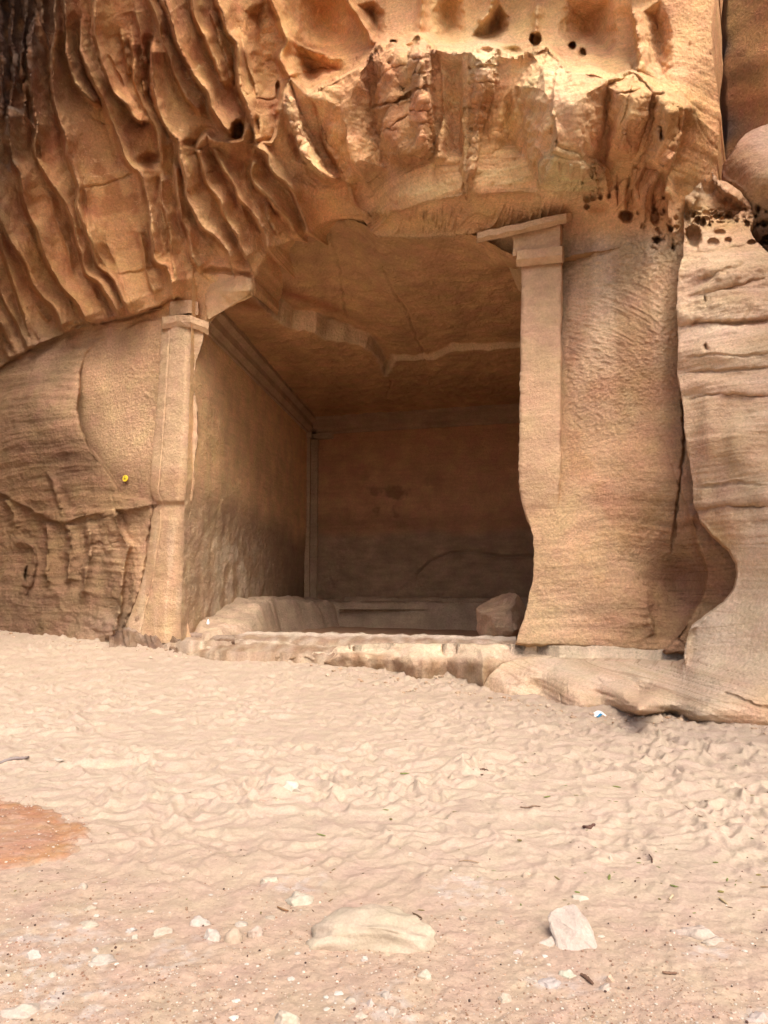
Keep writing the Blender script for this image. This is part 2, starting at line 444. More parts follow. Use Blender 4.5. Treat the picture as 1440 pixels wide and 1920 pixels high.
R([(304,-40),(307,0),(320,30),(327,65),(342,100),(355,125),(370,150),(387,170),(397,200),(417,232),(433,251)], .52, 5, 20, .02, .1)
R([(270,-20),(285,10),(297,42),(305,82),(322,117),(332,150),(350,182),(378,212)], .32, 4, 12)
R([(350,-40),(360,0),(365,30),(382,65),(397,100),(407,120),(417,148)], .45, 4, 14, .05, .03)
R([(400,-40),(407,0),(417,25),(425,57),(442,80),(447,120),(450,160),(462,190),(472,225),(483,272)], .5, 5, 18, .05, .12)
R([(500,-40),(510,0),(520,30),(530,57),(537,78),(526,105),(532,125),(542,150)], .55, 5, 18, .05, .1)
R([(607,103),(575,90),(550,75)], .16, 3, 8)
R([(640,-30),(655,10),(672,30),(690,60),(700,85)], .35, 6, 16, .1, .1)
# rims of the scoops above the bulge: travelling left->right the steep side must be up
R([(370,280),(387,252),(400,262),(420,266),(440,266),(455,255),(463,236)][::-1], .42, 5, 22, .1, .1)
R([(478,275),(492,266),(507,267),(520,250),(527,215)][::-1], .3, 4, 18, .1, .1)
R([(527,205),(535,165),(543,150),(560,163),(580,177),(600,165),(625,155),(655,138),(672,130),(690,113),(702,93),(716,83),(760,82),(785,65),(805,85),(820,95),(880,97),(915,84),(960,107),(1000,100),(1025,90),(1060,130),(1105,137),(1155,146),(1190,134),(1225,170),(1250,175),(1284,200)][::-1], .62, 5, 55, .02, .03)
for q_ in ([(822,95),(830,150),(832,220),(824,270),(818,305)], [(1042,150),(1036,200),(1042,250),(1032,288)], [(640,200),(648,250),(660,300),(690,350)], [(870,110),(866,180),(868,250),(872,330)]): R(q_, .17, 6, 26)
for q_ in ([(1020,312),(1024,335),(1022,355)], [(1045,305),(1048,330),(1046,356)], [(1068,308),(1070,335),(1066,358)], [(1090,312),(1092,338),(1090,360)], [(1112,316),(1116,340),(1118,358)]): R(q_, .10, 3, 9)
for q_ in ([(1192,315),(1190,350),(1196,390)], [(1245,300),(1250,350),(1252,400),(1262,440)]): R(q_, .16, 5, 14)
R([(664,402),(700,399),(760,389),(800,379),(860,371),(884,362),(1000,362),(1030,357),(1085,362)], .10, 2.5, 45, .05, .05)
R([(530,190),(540,225),(550,255),(565,282),(577,300),(595,322),(610,332),(628,336)], .5, 5, 18, .1, .05)
R([(587,180),(600,212),(605,245),(615,275),(635,315),(655,350),(665,380),(690,408)], .22, 5, 8, .1, .1)
R([(372,282),(380,305),(385,332),(392,350),(410,375),(417,400),(435,427),(450,455),(462,481)], .45, 4, 18, .05, .05)
R([(397,277),(410,302),(425,327),(440,347),(450,375),(470,395),(485,417),(497,437),(503,463)], .42, 4, 14, .1, .05)
R([(475,302),(472,327),(482,350),(505,370),(525,395),(542,417),(560,443)], .32, 4, 14, .1, .08)
R([(482,277),(500,290),(512,320),(532,340),(550,362),(562,390),(575,420),(580,438)], .5, 4, 16, .05, .04)
R([(500,380),(505,410),(520,440)], .2, 3, 9)
R([(303,330),(304,370),(315,420),(320,457),(325,500),(328,530)], .35, 4, 14, .1, .1)
R([(328,307),(333,360),(342,407),(355,440),(360,480),(376,505)], .34, 4, 14, .1, .1)
R([(965,160),(980,215),(985,270),(1000,320),(1010,357)], .16, 5, 34, .15, .1)
R([(1115,300),(1135,320),(1140,352)][::-1], .22, 4, 12)
R([(1165,380),(1180,360),(1200,330),(1212,305)], .16, 5, 14)
R([(1210,400),(1215,360),(1230,330),(1248,310)], .3, 4, 14)
R([(1283,200),(1278,240),(1262,290),(1252,320)][::-1], .35, 4, 18, .05, .2)
R([(1185,10),(1195,60),(1200,110),(1192,132)], .3, 5, 16, .2, .1)
R([(790,-20),(792,20),(785,65)], .3, 8, 8, .1, .1)
R([(1008,10),(1004,40),(1000,80)], .22, 8, 10, .1, .1)
R([(925,-10),(918,20),(905,38)], .3, 8, 8, .1, .05)
# lower left rock
R([(35,1010),(60,1025),(67,1045),(62,1075),(53,1105)][::-1], .16, 4, 10)
R([(85,981),(89,1020),(87,1056),(84,1095)], .2, 4, 12)
R([(124,985),(133,1010),(131,1045),(127,1088)], .2, 4, 12)
R([(163,981),(169,1010),(164,1060),(152,1112)], .24, 4, 14)
R([(216,965),(227,1003),(242,1024),(232,1060),(230,1100),(226,1144),(212,1192)][::-1], .3, 4, 20, .1, .05)
R([(-40,925),(0,925),(21,935),(67,962),(117,978),(160,967),(212,957),(283,948)], .13, 4, 30, .02, .1)
R([(10,940),(25,965),(28,990)], .14, 3, 10)
R([(90,893),(100,905),(105,925),(113,955)], .14, 3, 8)
# nested hollow at the buttress foot: crest with steep side to the left
R([(1288,950),(1306,1000),(1322,1050),(1326,1085),(1318,1120),(1300,1155),(1268,1195)], .22, 4, 60, .15, .05)
R([(1216,1135),(1219,1165),(1228,1190)][::-1], .12, 3, 16)
# mid-scale small ribs filling the far left and upper outside area
rr = np.random.RandomState(3)
for k in range(16):
    x = -60 - k * 42 + rr.uniform(-10, 10); y0 = rr.uniform(-500, -150)
    R([(x - 60, y0), (x - 30, y0 + 220), (x, y0 + 450), (x + 60, y0 + 700), (x + 120, min(640, y0 + 900))], rr.uniform(.3, .5), 5, 20)
for k in range(26):
    x = 60 + k * 46 + rr.uniform(-12, 12)
    R([(x - 50, -460 + rr.uniform(-60, 60)), (x - 30, -300), (x - 8, -160), (x, -52 - rr.uniform(0, 30))], rr.uniform(.25, .45), 5, 18)
GR = [  ([(378,506),(420,507),(476,518)], .22, 4.0),
  # cracks and bedding joints, (points, depth, width px)
 ([(120,622),(160,608),(200,602),(240,596),(262,590),(290,582),(312,565),(330,555)], .16, 3.0),
 ([(699,203),(720,195),(745,190),(760,182),(780,168),(800,163),(815,168)], .15, 2.2),
 ([(712,145),(735,128),(760,120)], .08, 1.8), ([(700,232),(730,240),(765,214)], .08, 1.8), ([(770,110),(810,107)], .1, 2), ([(772,135),(815,139)], .1, 2),
 ([(770,207),(812,204)], .12, 2.4), ([(778,232),(810,229)], .1, 2), ([(705,250),(745,241)], .1, 2),
 ([(878,128),(905,125),(935,125)], .1, 2.2), ([(878,156),(910,152),(932,157)], .1, 2.2), ([(882,193),(915,195)], .07, 2), ([(882,204),(912,204)], .07, 1.8), ([(882,232),(905,231)], .08, 1.8), ([(882,245),(903,243)], .08, 1.8),
 ([(548,240),(563,235)], .12, 1.8), ([(560,276),(573,268)], .12, 1.8), ([(572,306),(584,302)], .12, 1.8), ([(372,282),(388,270),(400,266)], .08, 1.5),
 ([(385,326),(402,320)], .07, 1.4), ([(450,160),(465,182)], .1, 2),
 ([(880,355),(876,372),(870,345),(868,360)], .1, 3),
 ([(340,355),(360,365)], .05, 2),
 ([(1272,540),(1278,620),(1280,760),(1284,820),(1276,900),(1268,960),(1258,1040)], .16, 2.2),
 ([(1110,238),(1108,260),(1112,275)], .06, 1.8), ([(1274,215),(1270,255)], .12, 2), ([(1155,176),(1190,172),(1205,170)], .08, 2), ([(1040,215),(1038,245),(1035,262)], .06, 4),
 ([(1005,297),(1000,320),(1012,345)], .08, 3),
 ([(283,915),(284,945),(288,962),(280,1000),(276,1050),(262,1110),(240,1165),(228,1190)], .14, 2.6),
 ([(230,925),(260,930),(286,944)], .16, 5), ([(160,978),(215,966)], .06, 1.6), ([(165,1020),(200,1022),(228,1015)], .06, 1.6),
 ([(560,102),(600,115),(648,140)], .05, 2), ([(552,130),(575,136),(602,135)], .04, 1.6), ([(483,185),(500,187),(517,183)], .06, 1.6),
 ([(155,352),(200,345),(250,325)], .06, 2), ([(215,515),(250,512),(300,500)], .07, 3), ([(160,210),(180,225),(210,240)], .05, 3),
 ([(985,555),(1030,552)], .0, 1), ([(905,745),(960,745)], .0, 1),
]
PITS = [(1004,74,11,14,.5),(1073,86,8,7,.4),(1092,98,9,8,.4),(960,98,22,10,.25),(1101,372,6,7,.2),(1112,370,5,6,.2),(1126,368,5,7,.2),(1142,366,6,8,.2),(1120,390,20,14,.15),(1100,388,5,5,.15),(1158,356,5,28,.2),
        (1174,405,14,12,.45),(1180,370,9,40,.2),(1232,450,11,8,.25),(1228,405,9,16,.3),(1258,428,6,8,.2),(1262,465,6,9,.2),(446,245,13,20,.6),(1240,248,5,16,.25),(280,300,22,16,.3),(521,170,5,18,.3),
        (738,78,8,4,.3),(1225,380,5,20,.2),(1246,395,4,5,.15),(1245,370,4,4,.1),(355,268,14,10,.15),(480,240,8,22,.25),        (50,1078,7,16,.35),(205,1200,9,5,.1)]
cliff_col = [(20,20,.13,.085,.07),(70,60,.16,.10,.075),(0,150,.13,.085,.07),(60,180,.28,.15,.085),(0,300,.26,.16,.09),(60,330,.42,.24,.125),(120,60,.36,.21,.12),(-300,100,.13,.085,.07),(-300,500,.25,.15,.09),(200,40,.46,.27,.14),(250,200,.46,.275,.14),(200,400,.5,.31,.17),
 (60,500,.46,.28,.15),(0,600,.40,.25,.14),(150,570,.42,.26,.145),(300,480,.5,.31,.17),(300,60,.40,.22,.12),(400,100,.5,.3,.15),(500,60,.56,.36,.19),(600,40,.56,.35,.18),(430,240,.42,.25,.13),(450,380,.53,.33,.175),(560,400,.55,.35,.19),(600,230,.6,.42,.27),(650,280,.58,.4,.24),
 (730,150,.46,.27,.16),(735,200,.46,.28,.165),(790,200,.54,.34,.2),(790,130,.58,.4,.26),(850,200,.66,.48,.28),(850,130,.68,.54,.38),(750,290,.44,.27,.15),(800,360,.66,.49,.30),(905,200,.52,.33,.18),(905,110,.68,.54,.38),(945,230,.62,.43,.22),(940,340,.72,.51,.31),(950,250,.58,.41,.23),(1050,180,.64,.49,.33),(1060,330,.76,.55,.36),(1150,180,.62,.43,.26),(1150,260,.56,.36,.21),(1200,350,.62,.42,.25),
 (850,50,.70,.48,.27),(1000,40,.68,.48,.28),(1150,50,.62,.42,.24),(1250,100,.6,.42,.26),(1300,250,.5,.33,.18),(750,410,.54,.38,.22),(900,410,.56,.4,.235),(1050,430,.58,.42,.27),
 (1120,520,.63,.46,.32),(1100,620,.60,.42,.29),(1200,480,.58,.42,.28),(1200,650,.5,.33,.21),(1150,750,.52,.35,.23),(1100,850,.56,.38,.25),(1220,850,.5,.32,.2),(1050,1000,.58,.40,.26),(1150,1050,.54,.37,.24),(1250,1100,.38,.23,.135),(1300,1050,.38,.23,.135),(1050,1180,.58,.42,.28),(1230,950,.47,.31,.2),
 (190,700,.62,.43,.28),(240,800,.58,.41,.27),(250,640,.52,.35,.22),(200,620,.45,.3,.2),(90,690,.30,.20,.135),(60,800,.24,.155,.10),(130,860,.20,.125,.08),(60,950,.22,.135,.08),(200,940,.26,.165,.10),(100,1050,.21,.13,.078),(60,1150,.20,.13,.085),(190,1110,.22,.145,.09),(250,1050,.48,.32,.21),(215,1190,.36,.26,.19),
 (330,570,.60,.42,.27),(420,540,.66,.49,.32),(-500,1000,.4,.26,.16)]
MASK_PANEL = [(182,640),(215,625),(262,603),(312,596),(330,640),(320,935),(283,938),(240,932),(225,925),(212,900),(192,872),(165,838),(150,800),(144,768),(150,735),(148,700),(160,662)]
BLK1 = [(713,84),(760,84),(800,84),(812,110),(814,200),(812,262),(800,292),(790,304),(755,314),(728,300),(708,252),(700,205),(701,150),(693,112)]
BLK2 = [(785,66),(800,80),(812,100),(815,165),(820,200),(813,230),(815,290),(800,300),(775,285),(772,240),(768,200),(765,150),(766,100)]
BLK3 = [(882,95),(930,92),(938,120),(930,170),(914,210),(905,260),(890,320),(876,368),(870,340),(882,270),(883,190),(880,130)]
PIL = [(BLK1, .55, 34), (BLK2, .40, 26), (BLK3, .62, 26),
 ([(965,160),(1000,105),(1025,95),(1060,135),(1105,140),(1140,150),(1135,230),(1125,300),(1120,345),(1010,348),(1000,320),(985,270),(980,215)], .75, 62),
 ([(1140,160),(1190,138),(1222,172),(1218,220),(1200,260),(1185,300),(1135,300),(1140,230)], .62, 38),
 ([(1228,178),(1250,176),(1285,200),(1278,250),(1262,300),(1250,325),(1200,310),(1215,270),(1226,220)], .62, 32),
 ([(548,165),(580,182),(620,162),(690,115),(695,200),(705,260),(725,318),(690,335),(652,348),(622,300),(603,230),(590,190)], .55, 55),
 ([(535,170),(552,188),(566,228),(586,268),(612,308),(630,337),(600,334),(570,302),(548,256),(533,215)], .62, 14)]
SCO = [([(548,80),(575,92),(607,103),(640,112),(655,130),(650,140),(610,156),(580,172),(560,160),(548,140)], .9, 40), ([(668,10),(700,0),(722,20),(724,60),(716,78),(700,86),(688,60)], .8, 26),
 ([(880,70),(905,40),(935,5),(955,30),(955,60),(930,84),(895,80)], .9, 28), ([(1045,60),(1060,0),(1150,-10),(1160,60),(1150,112),(1100,108),(1060,95)], .8, 50), ([(810,20),(830,-20),(870,0),(875,60),(850,85),(815,80)], .5, 30),
 ([(455,20),(500,0),(515,60),(518,110),(528,160),(510,183),(485,182),(470,120)], .55, 32), ([(560,-20),(640,-20),(655,30),(665,70),(650,100),(600,92),(560,66)], .6, 50), ([(1205,20),(1240,0),(1262,60),(1262,130),(1238,165),(1212,120)], .5, 30),
 ([(940,200),(955,165),(972,200),(978,250),(985,295),(920,292)], .30, 24), ([(822,110),(872,108),(876,200),(878,300),(830,306),(824,240)], .25, 26)]
TOOTH = [(1003,300),(1040,290),(1070,300),(1110,305),(1130,320),(1140,352),(1105,362),(1040,356),(1012,352)]

def axis(a, b, step, lo, hi):
    c = list(np.arange(a, b + step, step)); g = step; x = c[0]; pre = []
    while x > lo: g = min(g * 1.22, 30); x -= g; pre.append(x)
    g = step; x = c[-1]; post = []
    while x < hi: g = min(g * 1.22, 30); x += g; post.append(x)
    return np.array(pre[::-1] + c + post)
def snap_to(poly, us, vs, U, V, ins, reach=1.3, closed=True):
    """move grid vertices near the outline onto it so that the cut edge is clean"""
    pts = np.array(poly, float)
    if closed: pts = np.vstack([pts, pts[:1]])
    best = np.full(U.shape, 1e9); QX = U.copy(); QY = V.copy()
    for i in range(len(pts) - 1):
        ax, ay = pts[i]; dx, dy = pts[i + 1] - pts[i]; l2 = dx * dx + dy * dy
        if l2 == 0: continue
        s = np.clip(((U - ax) * dx + (V - ay) * dy) / l2, 0, 1)
        ex = ax + s * dx; ey = ay + s * dy; d = np.hypot(U - ex, V - ey)
        m = d < best; best = np.where(m, d, best); QX = np.where(m, ex, QX); QY = np.where(m, ey, QY)
    m = best < reach
    return np.where(m, QX, U), np.where(m, QY, V), m

def roughen(poly, amp, seed, n=5):
    """densify an outline and give it a small irregular wobble"""
    p = np.array(poly, float); out = []
    for i in range(len(p)):
        a = p[i]; b = p[(i + 1) % len(p)]
        for k in range(n):
            out.append(a + (b - a) * k / n)
    out = np.array(out)
    out[:, 0] += amp * perlin(out[:, 0] / 13, out[:, 1] / 13, seed)
    out[:, 1] += amp * perlin(out[:, 0] / 13 + 50, out[:, 1] / 13, seed)
    return out

def cliff_offset(U, V, us, vs):
    off = coarse(lambda a, b: rbf(base_pts, a, b)[..., 0], us, vs, 12.0)[..., 0]
    off = np.clip(off, -16, 1.2)
    rf = ridge_field(RL, us, vs, U, V, trough=0.6)
    vcr = np.interp(U, [-900, -100, 0, 40, 120, 180, 240, 290, 335], [760, 730, 688, 662, 626, 606, 594, 576, 556]) + 3 * perlin(U / 12, V * 0, 78)
    lowm = smooth(330, 345, U) + smooth(vcr + 3, vcr - 3, V) + smooth(840, 870, V)
    rf = rf * np.clip(lowm, 0, 1)
    off = off - .32 * smooth(vcr + 2, vcr - 2, V) * smooth(vcr - 130, vcr - 10, V) * smooth(350, 325, U)
    inpanel = smooth(-1.5, 2.5, np.where(pin(MASK_PANEL, U, V), 1, -1) * pdist(MASK_PANEL, U, V, True)[0])
    off = off - rf * (1 - inpanel)
    def block(poly, a, r, power=1.0):
        m = pin(poly, U, V); d = pdist(poly, U, V, True)[0]
        return np.where(m, a * (1 - np.exp(-d / r)) ** power, 0)
    Ub = U + 3.5 * perlin(U / 18, V / 18, 85) + 1.5 * perlin(U / 7, V / 7, 86); Vb = V + 3 * perlin(U / 18, V / 18, 87)
    def pillow(poly, a, r):
        m = pin(poly, Ub, Vb); d = pdist(poly, Ub, Vb, True)[0]
        t_ = np.clip(d / r, 0, 1); return np.where(m, a * np.sin(t_ * np.pi / 2) ** .85, 0)
    for poly, a, r in PIL: off = off - pillow(poly, a, r)
    def scoop(poly, a, r):
        m = pin(poly, Ub, Vb); d = pdist(poly, Ub, Vb, True)[0]
        return np.where(m, a * np.sin(np.clip(d / r, 0, 1) * np.pi / 2) ** 1.3, 0)
    for poly, a, r in SCO: off = off + scoop(poly, a * .9, r * 1.3)
    off = off - block(TOOTH, .10, 4)
    off = off + groove([g for g in GR if g[1] > 0], U, V, us, vs) * -1.0
    for (u, v, ru, rv, dep) in PITS:
        d = np.hypot((U - u) / ru, (V - v) / rv) + (0.12 * perlin(U / 8, V / 8, 91) if ru < 15 else 0.25 * perlin(U / 30, V / 34, 91))
        off = off + dep * (smooth(1.15, 0.6, d) if ru < 15 else 1.3 * smooth(1.25, 0.0, d))
    # honeycomb weathering band (tafoni)
    x, y = U / 19.0, V / 17.0
    d1, d2 = worley(x + 0.3 * perlin(x, y, 12), y, 11)
    hm = np.exp(-((U - 1235) / 48) ** 4) * np.exp(-((V - 425 - (U - 1235) * 0.25) / 45) ** 4)
    off = off + 0.14 * hm * smooth(0.16, 0.42, d2 - d1) * smooth(0.0, 0.2, rr_field(U, V))
    vb_ = np.interp(U, [960, 1100, 1200, 1290], [1205, 1210, 1216, 1223]) + 1.5 * perlin(U / 20, V * 0, 79)
    off = off + 0.6 * smooth(vb_, vb_ + 12, V) * smooth(955, 970, U)
    # panel inset flattened
    off = off * (1 - inpanel) + (0.22 + 0.0 * U) * inpanel
    return off, inpanel
def rr_field(U, V): return perlin(U / 25, V / 25, 13)

def tool_marks(x, z, ang, seed):
    """short overlapping chisel strokes"""
    a = ang
    p = x * np.cos(a) + z * np.sin(a); q = -x * np.sin(a) + z * np.cos(a)
    q = q + 0.02 * perlin(p * 7, q * 7, seed + 3)
    n = perlin(p * 8.5, q * 25, seed); n2 = perlin(p * 13, q * 17, seed + 1)
    return np.abs(n) * (0.6 + 0.8 * np.clip(n2, -.5, 1)) + 0.35 * np.maximum(0, n2)

def build_cliff():
    us = axis(-6, 1400, 1.7, -900, 1420); vs = axis(-6, 1216, 1.7, -900, 1260)
    U, V = np.meshgrid(us, vs)
    off, inpanel = cliff_offset(U, V, us, vs)
    D = Df(U) + off
    hole = roughen(HOLE, 1.6, 201)
    right = [(1338, -950), (1340, -100), (1339, 0), (1333, 60), (1337, 120), (1349, 180), (1347, 250), (1344, 320), (1345, 420), (1400, 450), (1400, 1300), (1500, 1300), (1500, -950)]
    ins = pin(hole, U, V) | pin(right, U, V)
    U2, V2, m = snap_to(hole, us, vs, U, V, ins)
    U3, V3, m3 = snap_to(right[:9], us, vs, U, V, ins, closed=False)
    Uu = np.where(m, U2, np.where(m3, U3, U)); Vv = np.where(m, V2, np.where(m3, V3, V))
    G = P(Uu, Vv, D)
    x, z = G[..., 0] * 1.1, G[..., 2]
    Nn = gridnormals(G)
    # strata, weathering and tool work as real relief
    zone_rough = smooth(560, 660, V) * smooth(290, 240, U)                    # left natural rock
    zone_pan = smooth(1055, 1075, U) * smooth(410, 470, V) * (1 - smooth(1000, 1150, V) * 0.5)  # right dressed face
    under = np.exp(-((V - (412 - 0.02 * (U - 800))) / 24) ** 4) * smooth(655, 700, U) * smooth(1080, 1040, U)
    zone_bulge = smooth(520, 600, U) * smooth(400, 360, V) * smooth(60, 100, V)
    zw = z + 0.12 * perlin(x * 0.6, z * 0.6, 21)
    lay = fbm(x * 0.35 + 5, zw * 5.5, 4, 22, 0.6)
    layfine = perlin(x * 0.8, zw * 24, 26)
    h = 0.02 * fbm(x * 1.4, z * 1.4, 5, 23) + 0.006 * fbm(x * 9, z * 9, 3, 27)
    nat = np.clip(zone_rough * (1 - inpanel), 0, 1)
    h = h + nat * (0.020 * lay + 0.006 * layfine + 0.07 * fbm(x * 1.6, z * 1.9, 5, 28) * (0.5 + 0.5 * smooth(900, 1000, V)))
    low = smooth(700, 1000, V) * smooth(1040, 1100, U) + smooth(960, 1050, V) * smooth(990, 1005, U)
    h = h + np.clip(low, 0, 1) * (0.010 * lay + 0.005 * layfine + 0.015 * fbm(x * 2.5, z * 3, 4, 48))
    tm = tool_marks(x, z, 0.15 * perlin(x * 0.5, z * 0.5, 24) - 0.25, 40)
    tmv = tool_marks(x, z, 1.35 + 0.3 * perlin(x * 0.5, z * 0.5, 25), 44)
    h = h + 0.045 * tm * zone_pan * smooth(950, 650, V) + 0.05 * tmv * zone_pan * smooth(700, 520, V)
    h = h + 0.035 * tmv * inpanel * smooth(215, 245, U) + 0.008 * tm * inpanel
    h = h + 0.13 * tmv * under
    h = h + zone_bulge * (0.014 * lay + 0.03 * fbm(x * 2, z * 2, 5, 29))
    blocks = pin(BLK1, U, V) | pin(BLK2, U, V) | pin(BLK3, U, V)
    fin = pin(PIL[7][0], U, V)
    zt_ = z * 2.6 + 0.9 * perlin(x * 0.8, z * 1.4, 49) + 0.25 * x; fr = zt_ - np.floor(zt_)
    amp = 0.5 + perlin(x * 0.7 + 5, np.floor(zt_) * 3.7, 50)
    h = h + (blocks | fin) * (0.03 * fbm(x * 2.2, zw * 5, 4, 46, 0.6) + (0.06 - .03 * fin) * np.clip(amp, 0, 1) * (0.5 - fr) - 0.05 * np.exp(-(fr / 0.07) ** 2) * np.clip(amp + .2, 0, 1))
    # bedding joints across the brow
    zj = zw * 1.7 + 0.5 * perlin(x * 0.4, z * 0.5, 39); fj = zj - np.floor(zj); aj = np.clip(perlin(x * 0.6, np.floor(zj) * 5.1, 37) + .15, 0, 1)
    h = h - zone_bulge * 0.06 * np.exp(-(fj / 0.05) ** 2) * aj
    # varnished upper left: craggy
    crag = smooth(150, 20, U + 0.15 * V) * smooth(420, 250, V)
    h = h + crag * (0.10 * fbm(x * 2.2, z * 1.2, 5, 47, 0.6))
    # small pocks
    d1, _ = worley(x * 3.1, z * 3.1, 14); pk = perlin(x * 1.1, z * 1.1, 15) > 0.15
    h = h - 0.035 * smooth(0.10, 0.03, d1) * pk * (zone_bulge > 0.2)
    h = h * (1 - 0.7 * under * 0)
    G = G + Nn * h[..., None]
    # pigment
    C = coarse(lambda a, b: idw(cliff_col, a, b), us, vs, 9.0)
    rf = ridge_field([(r[0], 1.0 / RSC, 5, 7) for r in RL], us, vs, U, V)
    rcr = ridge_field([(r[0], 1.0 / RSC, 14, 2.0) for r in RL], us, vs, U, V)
    crest = 1.7 * smooth(0.62, 0.97, rf) * smooth(-0.3, 0.3, perlin(U / 20, V / 26, 53)) * smooth(20, 160, U)
    C = C * (1 - 0.28 * crest[..., None]) + np.array([0.70, 0.50, 0.31]) * 0.28 * crest[..., None]
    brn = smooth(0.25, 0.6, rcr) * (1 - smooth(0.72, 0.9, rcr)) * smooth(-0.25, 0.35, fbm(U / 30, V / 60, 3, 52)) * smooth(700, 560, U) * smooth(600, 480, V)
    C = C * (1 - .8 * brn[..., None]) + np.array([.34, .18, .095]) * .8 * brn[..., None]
    # reddish brown crust in patches
    crust = smooth(0.15, 0.5, fbm(U / 60, V / 70, 3, 54)) * smooth(560, 380, V) * smooth(650, 500, U)
    C = C * (1 - crust[..., None] * np.array([0.22, 0.33, 0.36]))
    # white salt veins wandering in the scoops
    n1 = perlin(U / 38 + 0.4 * perlin(U / 15, V / 15, 56), V / 60, 55); n2 = perlin(U / 90, V / 90, 57)
    vein = np.exp(-(n1 / 0.014) ** 2) * smooth(0.05, 0.25, n2) * smooth(560, 540, V) * smooth(60, 140, U)
    C = C * (1 - 0.5 * vein[..., None]) + np.array([0.78, 0.6, 0.4]) * 0.5 * vein[..., None]
    wr = (smooth(640, 560, V) * smooth(700, 560, U) * smooth(30, 170, U + 0.2 * V))[..., None]
    C = C * (1 + wr * np.array([.26, .15, .0]))
    wb_ = (smooth(560, 640, U) * smooth(460, 420, V))[..., None]
    C = C * (1 + wb_ * np.array([.16, .0, -.14]))
    # bedding colour bands, and pale run-off streaks on the right face
    band = (0.20 * np.clip(lay, -1, 1)) * np.clip(nat + low + zone_bulge, 0, 1)
    C = C * (1 + band[..., None])
    st = smooth(0.0, 0.5, perlin(x * 3.0, z * 0.25, 58)) * zone_pan * smooth(850, 600, V)
    C = C * (1 + st[..., None] * np.array([.22, .30, .38]))
    pt = smooth(.1, .5, fbm(x * .9, z * .9, 4, 97)) * zone_pan
    C = C * (1 - pt[..., None] * np.array([.07, .13, .17]))
    lich = smooth(0.15, 0.45, fbm(x * 2.5, z * 1.8, 4, 59)) * crag
    C = C * (1 - lich[..., None] * 0.6) + np.array([0.30, 0.24, 0.2]) * 0.6 * lich[..., None]
    tooth = pin(TOOTH, U, V)
    C = np.where(tooth[..., None], C * 1.06, C)
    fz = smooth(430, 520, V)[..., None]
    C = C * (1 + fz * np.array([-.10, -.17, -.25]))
    C = np.clip(C * 1.12, 0, .82)
    # fine dark joints and bedding lines
    jl = np.abs(perlin(x * 0.55 + 3, zw * 9.5, 83)); jm = smooth(0.02, 0.3, perlin(x * 0.7, z * 0.8, 84))
    C = C * (1 - 0.30 * (np.exp(-(jl / 0.035) ** 2) * jm * np.clip(nat + low + zone_bulge + 0.6 * zone_pan, 0, 1))[..., None])
    ii = ins
    qk = ~(ii[:-1, :-1] & ii[1:, :-1] & ii[1:, 1:] & ii[:-1, 1:])
    # drop faces whose centre lies in the cut
    uc = 0.25 * (Uu[:-1, :-1] + Uu[1:, :-1] + Uu[1:, 1:] + Uu[:-1, 1:]); vc = 0.25 * (Vv[:-1, :-1] + Vv[1:, :-1] + Vv[1:, 1:] + Vv[:-1, 1:])
    qk = ~(pin(hole, uc, vc) | pin(right, uc, vc))
    Q = quads(len(vs), len(us), qk)
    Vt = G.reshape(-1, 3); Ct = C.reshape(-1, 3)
    Vt, Q, Ct = compact(Vt, Q, Ct)
    # rim: push boundary edges inwards so the cut has thickness
    e = np.vstack([Q[:, [0, 1]], Q[:, [1, 2]], Q[:, [2, 3]], Q[:, [3, 0]]])
    key = np.sort(e, 1); kk = key[:, 0].astype(np.int64) * len(Vt) + key[:, 1]
    _, inv, cnt = np.unique(kk, return_inverse=True, return_counts=True)
    be = e[cnt[inv] == 1]
    ob = np.unique(be); mp = -np.ones(len(Vt), int)
    allV = [Vt]; allC = [Ct]; allQ = [Q]
    prev = ob; cur = Vt[ob].copy(); n0 = len(Vt); mapa = mp.copy(); mapa[ob] = ob
    xx = cur[:, 0]; zz = cur[:, 2]
    dirx = np.interp(xx, [-4.6, -3.5, 0, 2.4, 5], [0.06, 0.10, 0.2, 0.35, 0.5])
    dirz = np.where((zz > 7.9) & (xx < 2.2) & (xx > -2.5), 0.28, 0.0)
    dirz = np.where((zz > 6.9) & (zz < 7.88) & (xx < -2.2) & (xx > -4.2), 1.1, dirz)
    dirz = np.where((zz >= 7.88) & (xx < -2.2), 0.12, dirz)
    dr = np.stack([dirx, np.ones_like(dirx), dirz], -1)
    for k, stp in enumerate((0.15, 0.35, 0.6, 0.9)):
        cur = cur + dr * stp + 0.02 * np.stack([perlin(cur[:, 0] * 2, cur[:, 2] * 2 + k, 61), 0 * xx, perlin(cur[:, 0] * 2, cur[:, 2] * 2 + k, 62)], -1)
        ids = n0 + np.arange(len(ob)); nm = -np.ones(len(Vt), int); nm[ob] = ids; n0 += len(ob)
        allV.append(cur.copy()); allC.append(Ct[ob])
        allQ.append(np.stack([mapa[be[:, 1]], mapa[be[:, 0]], nm[be[:, 0]], nm[be[:, 1]]], -1)); mapa = nm
    # body of the rock round the chamber (top, back and sides), so no sky gets in from behind
    def hull(pts):
        nonlocal n0
        b = np.array(pts, float); allV.append(b); allC.append(np.tile([.45, .3, .18], (len(b), 1)))
        allQ.append(np.array([[n0, n0 + 1, n0 + 2, n0 + 3]])); n0 += 4
    A = [-13, 21.4]; B_ = [8.5, 11.2]; Cc = [16, 38]; Dd = [-10, 42]
    z0, z1 = -3, 17
    hull([(*A, z1), (*B_, z1), (*Cc, z1), (*Dd, z1)]); hull([(*A, z0), (*A, z1), (*Dd, z1), (*Dd, z0)])
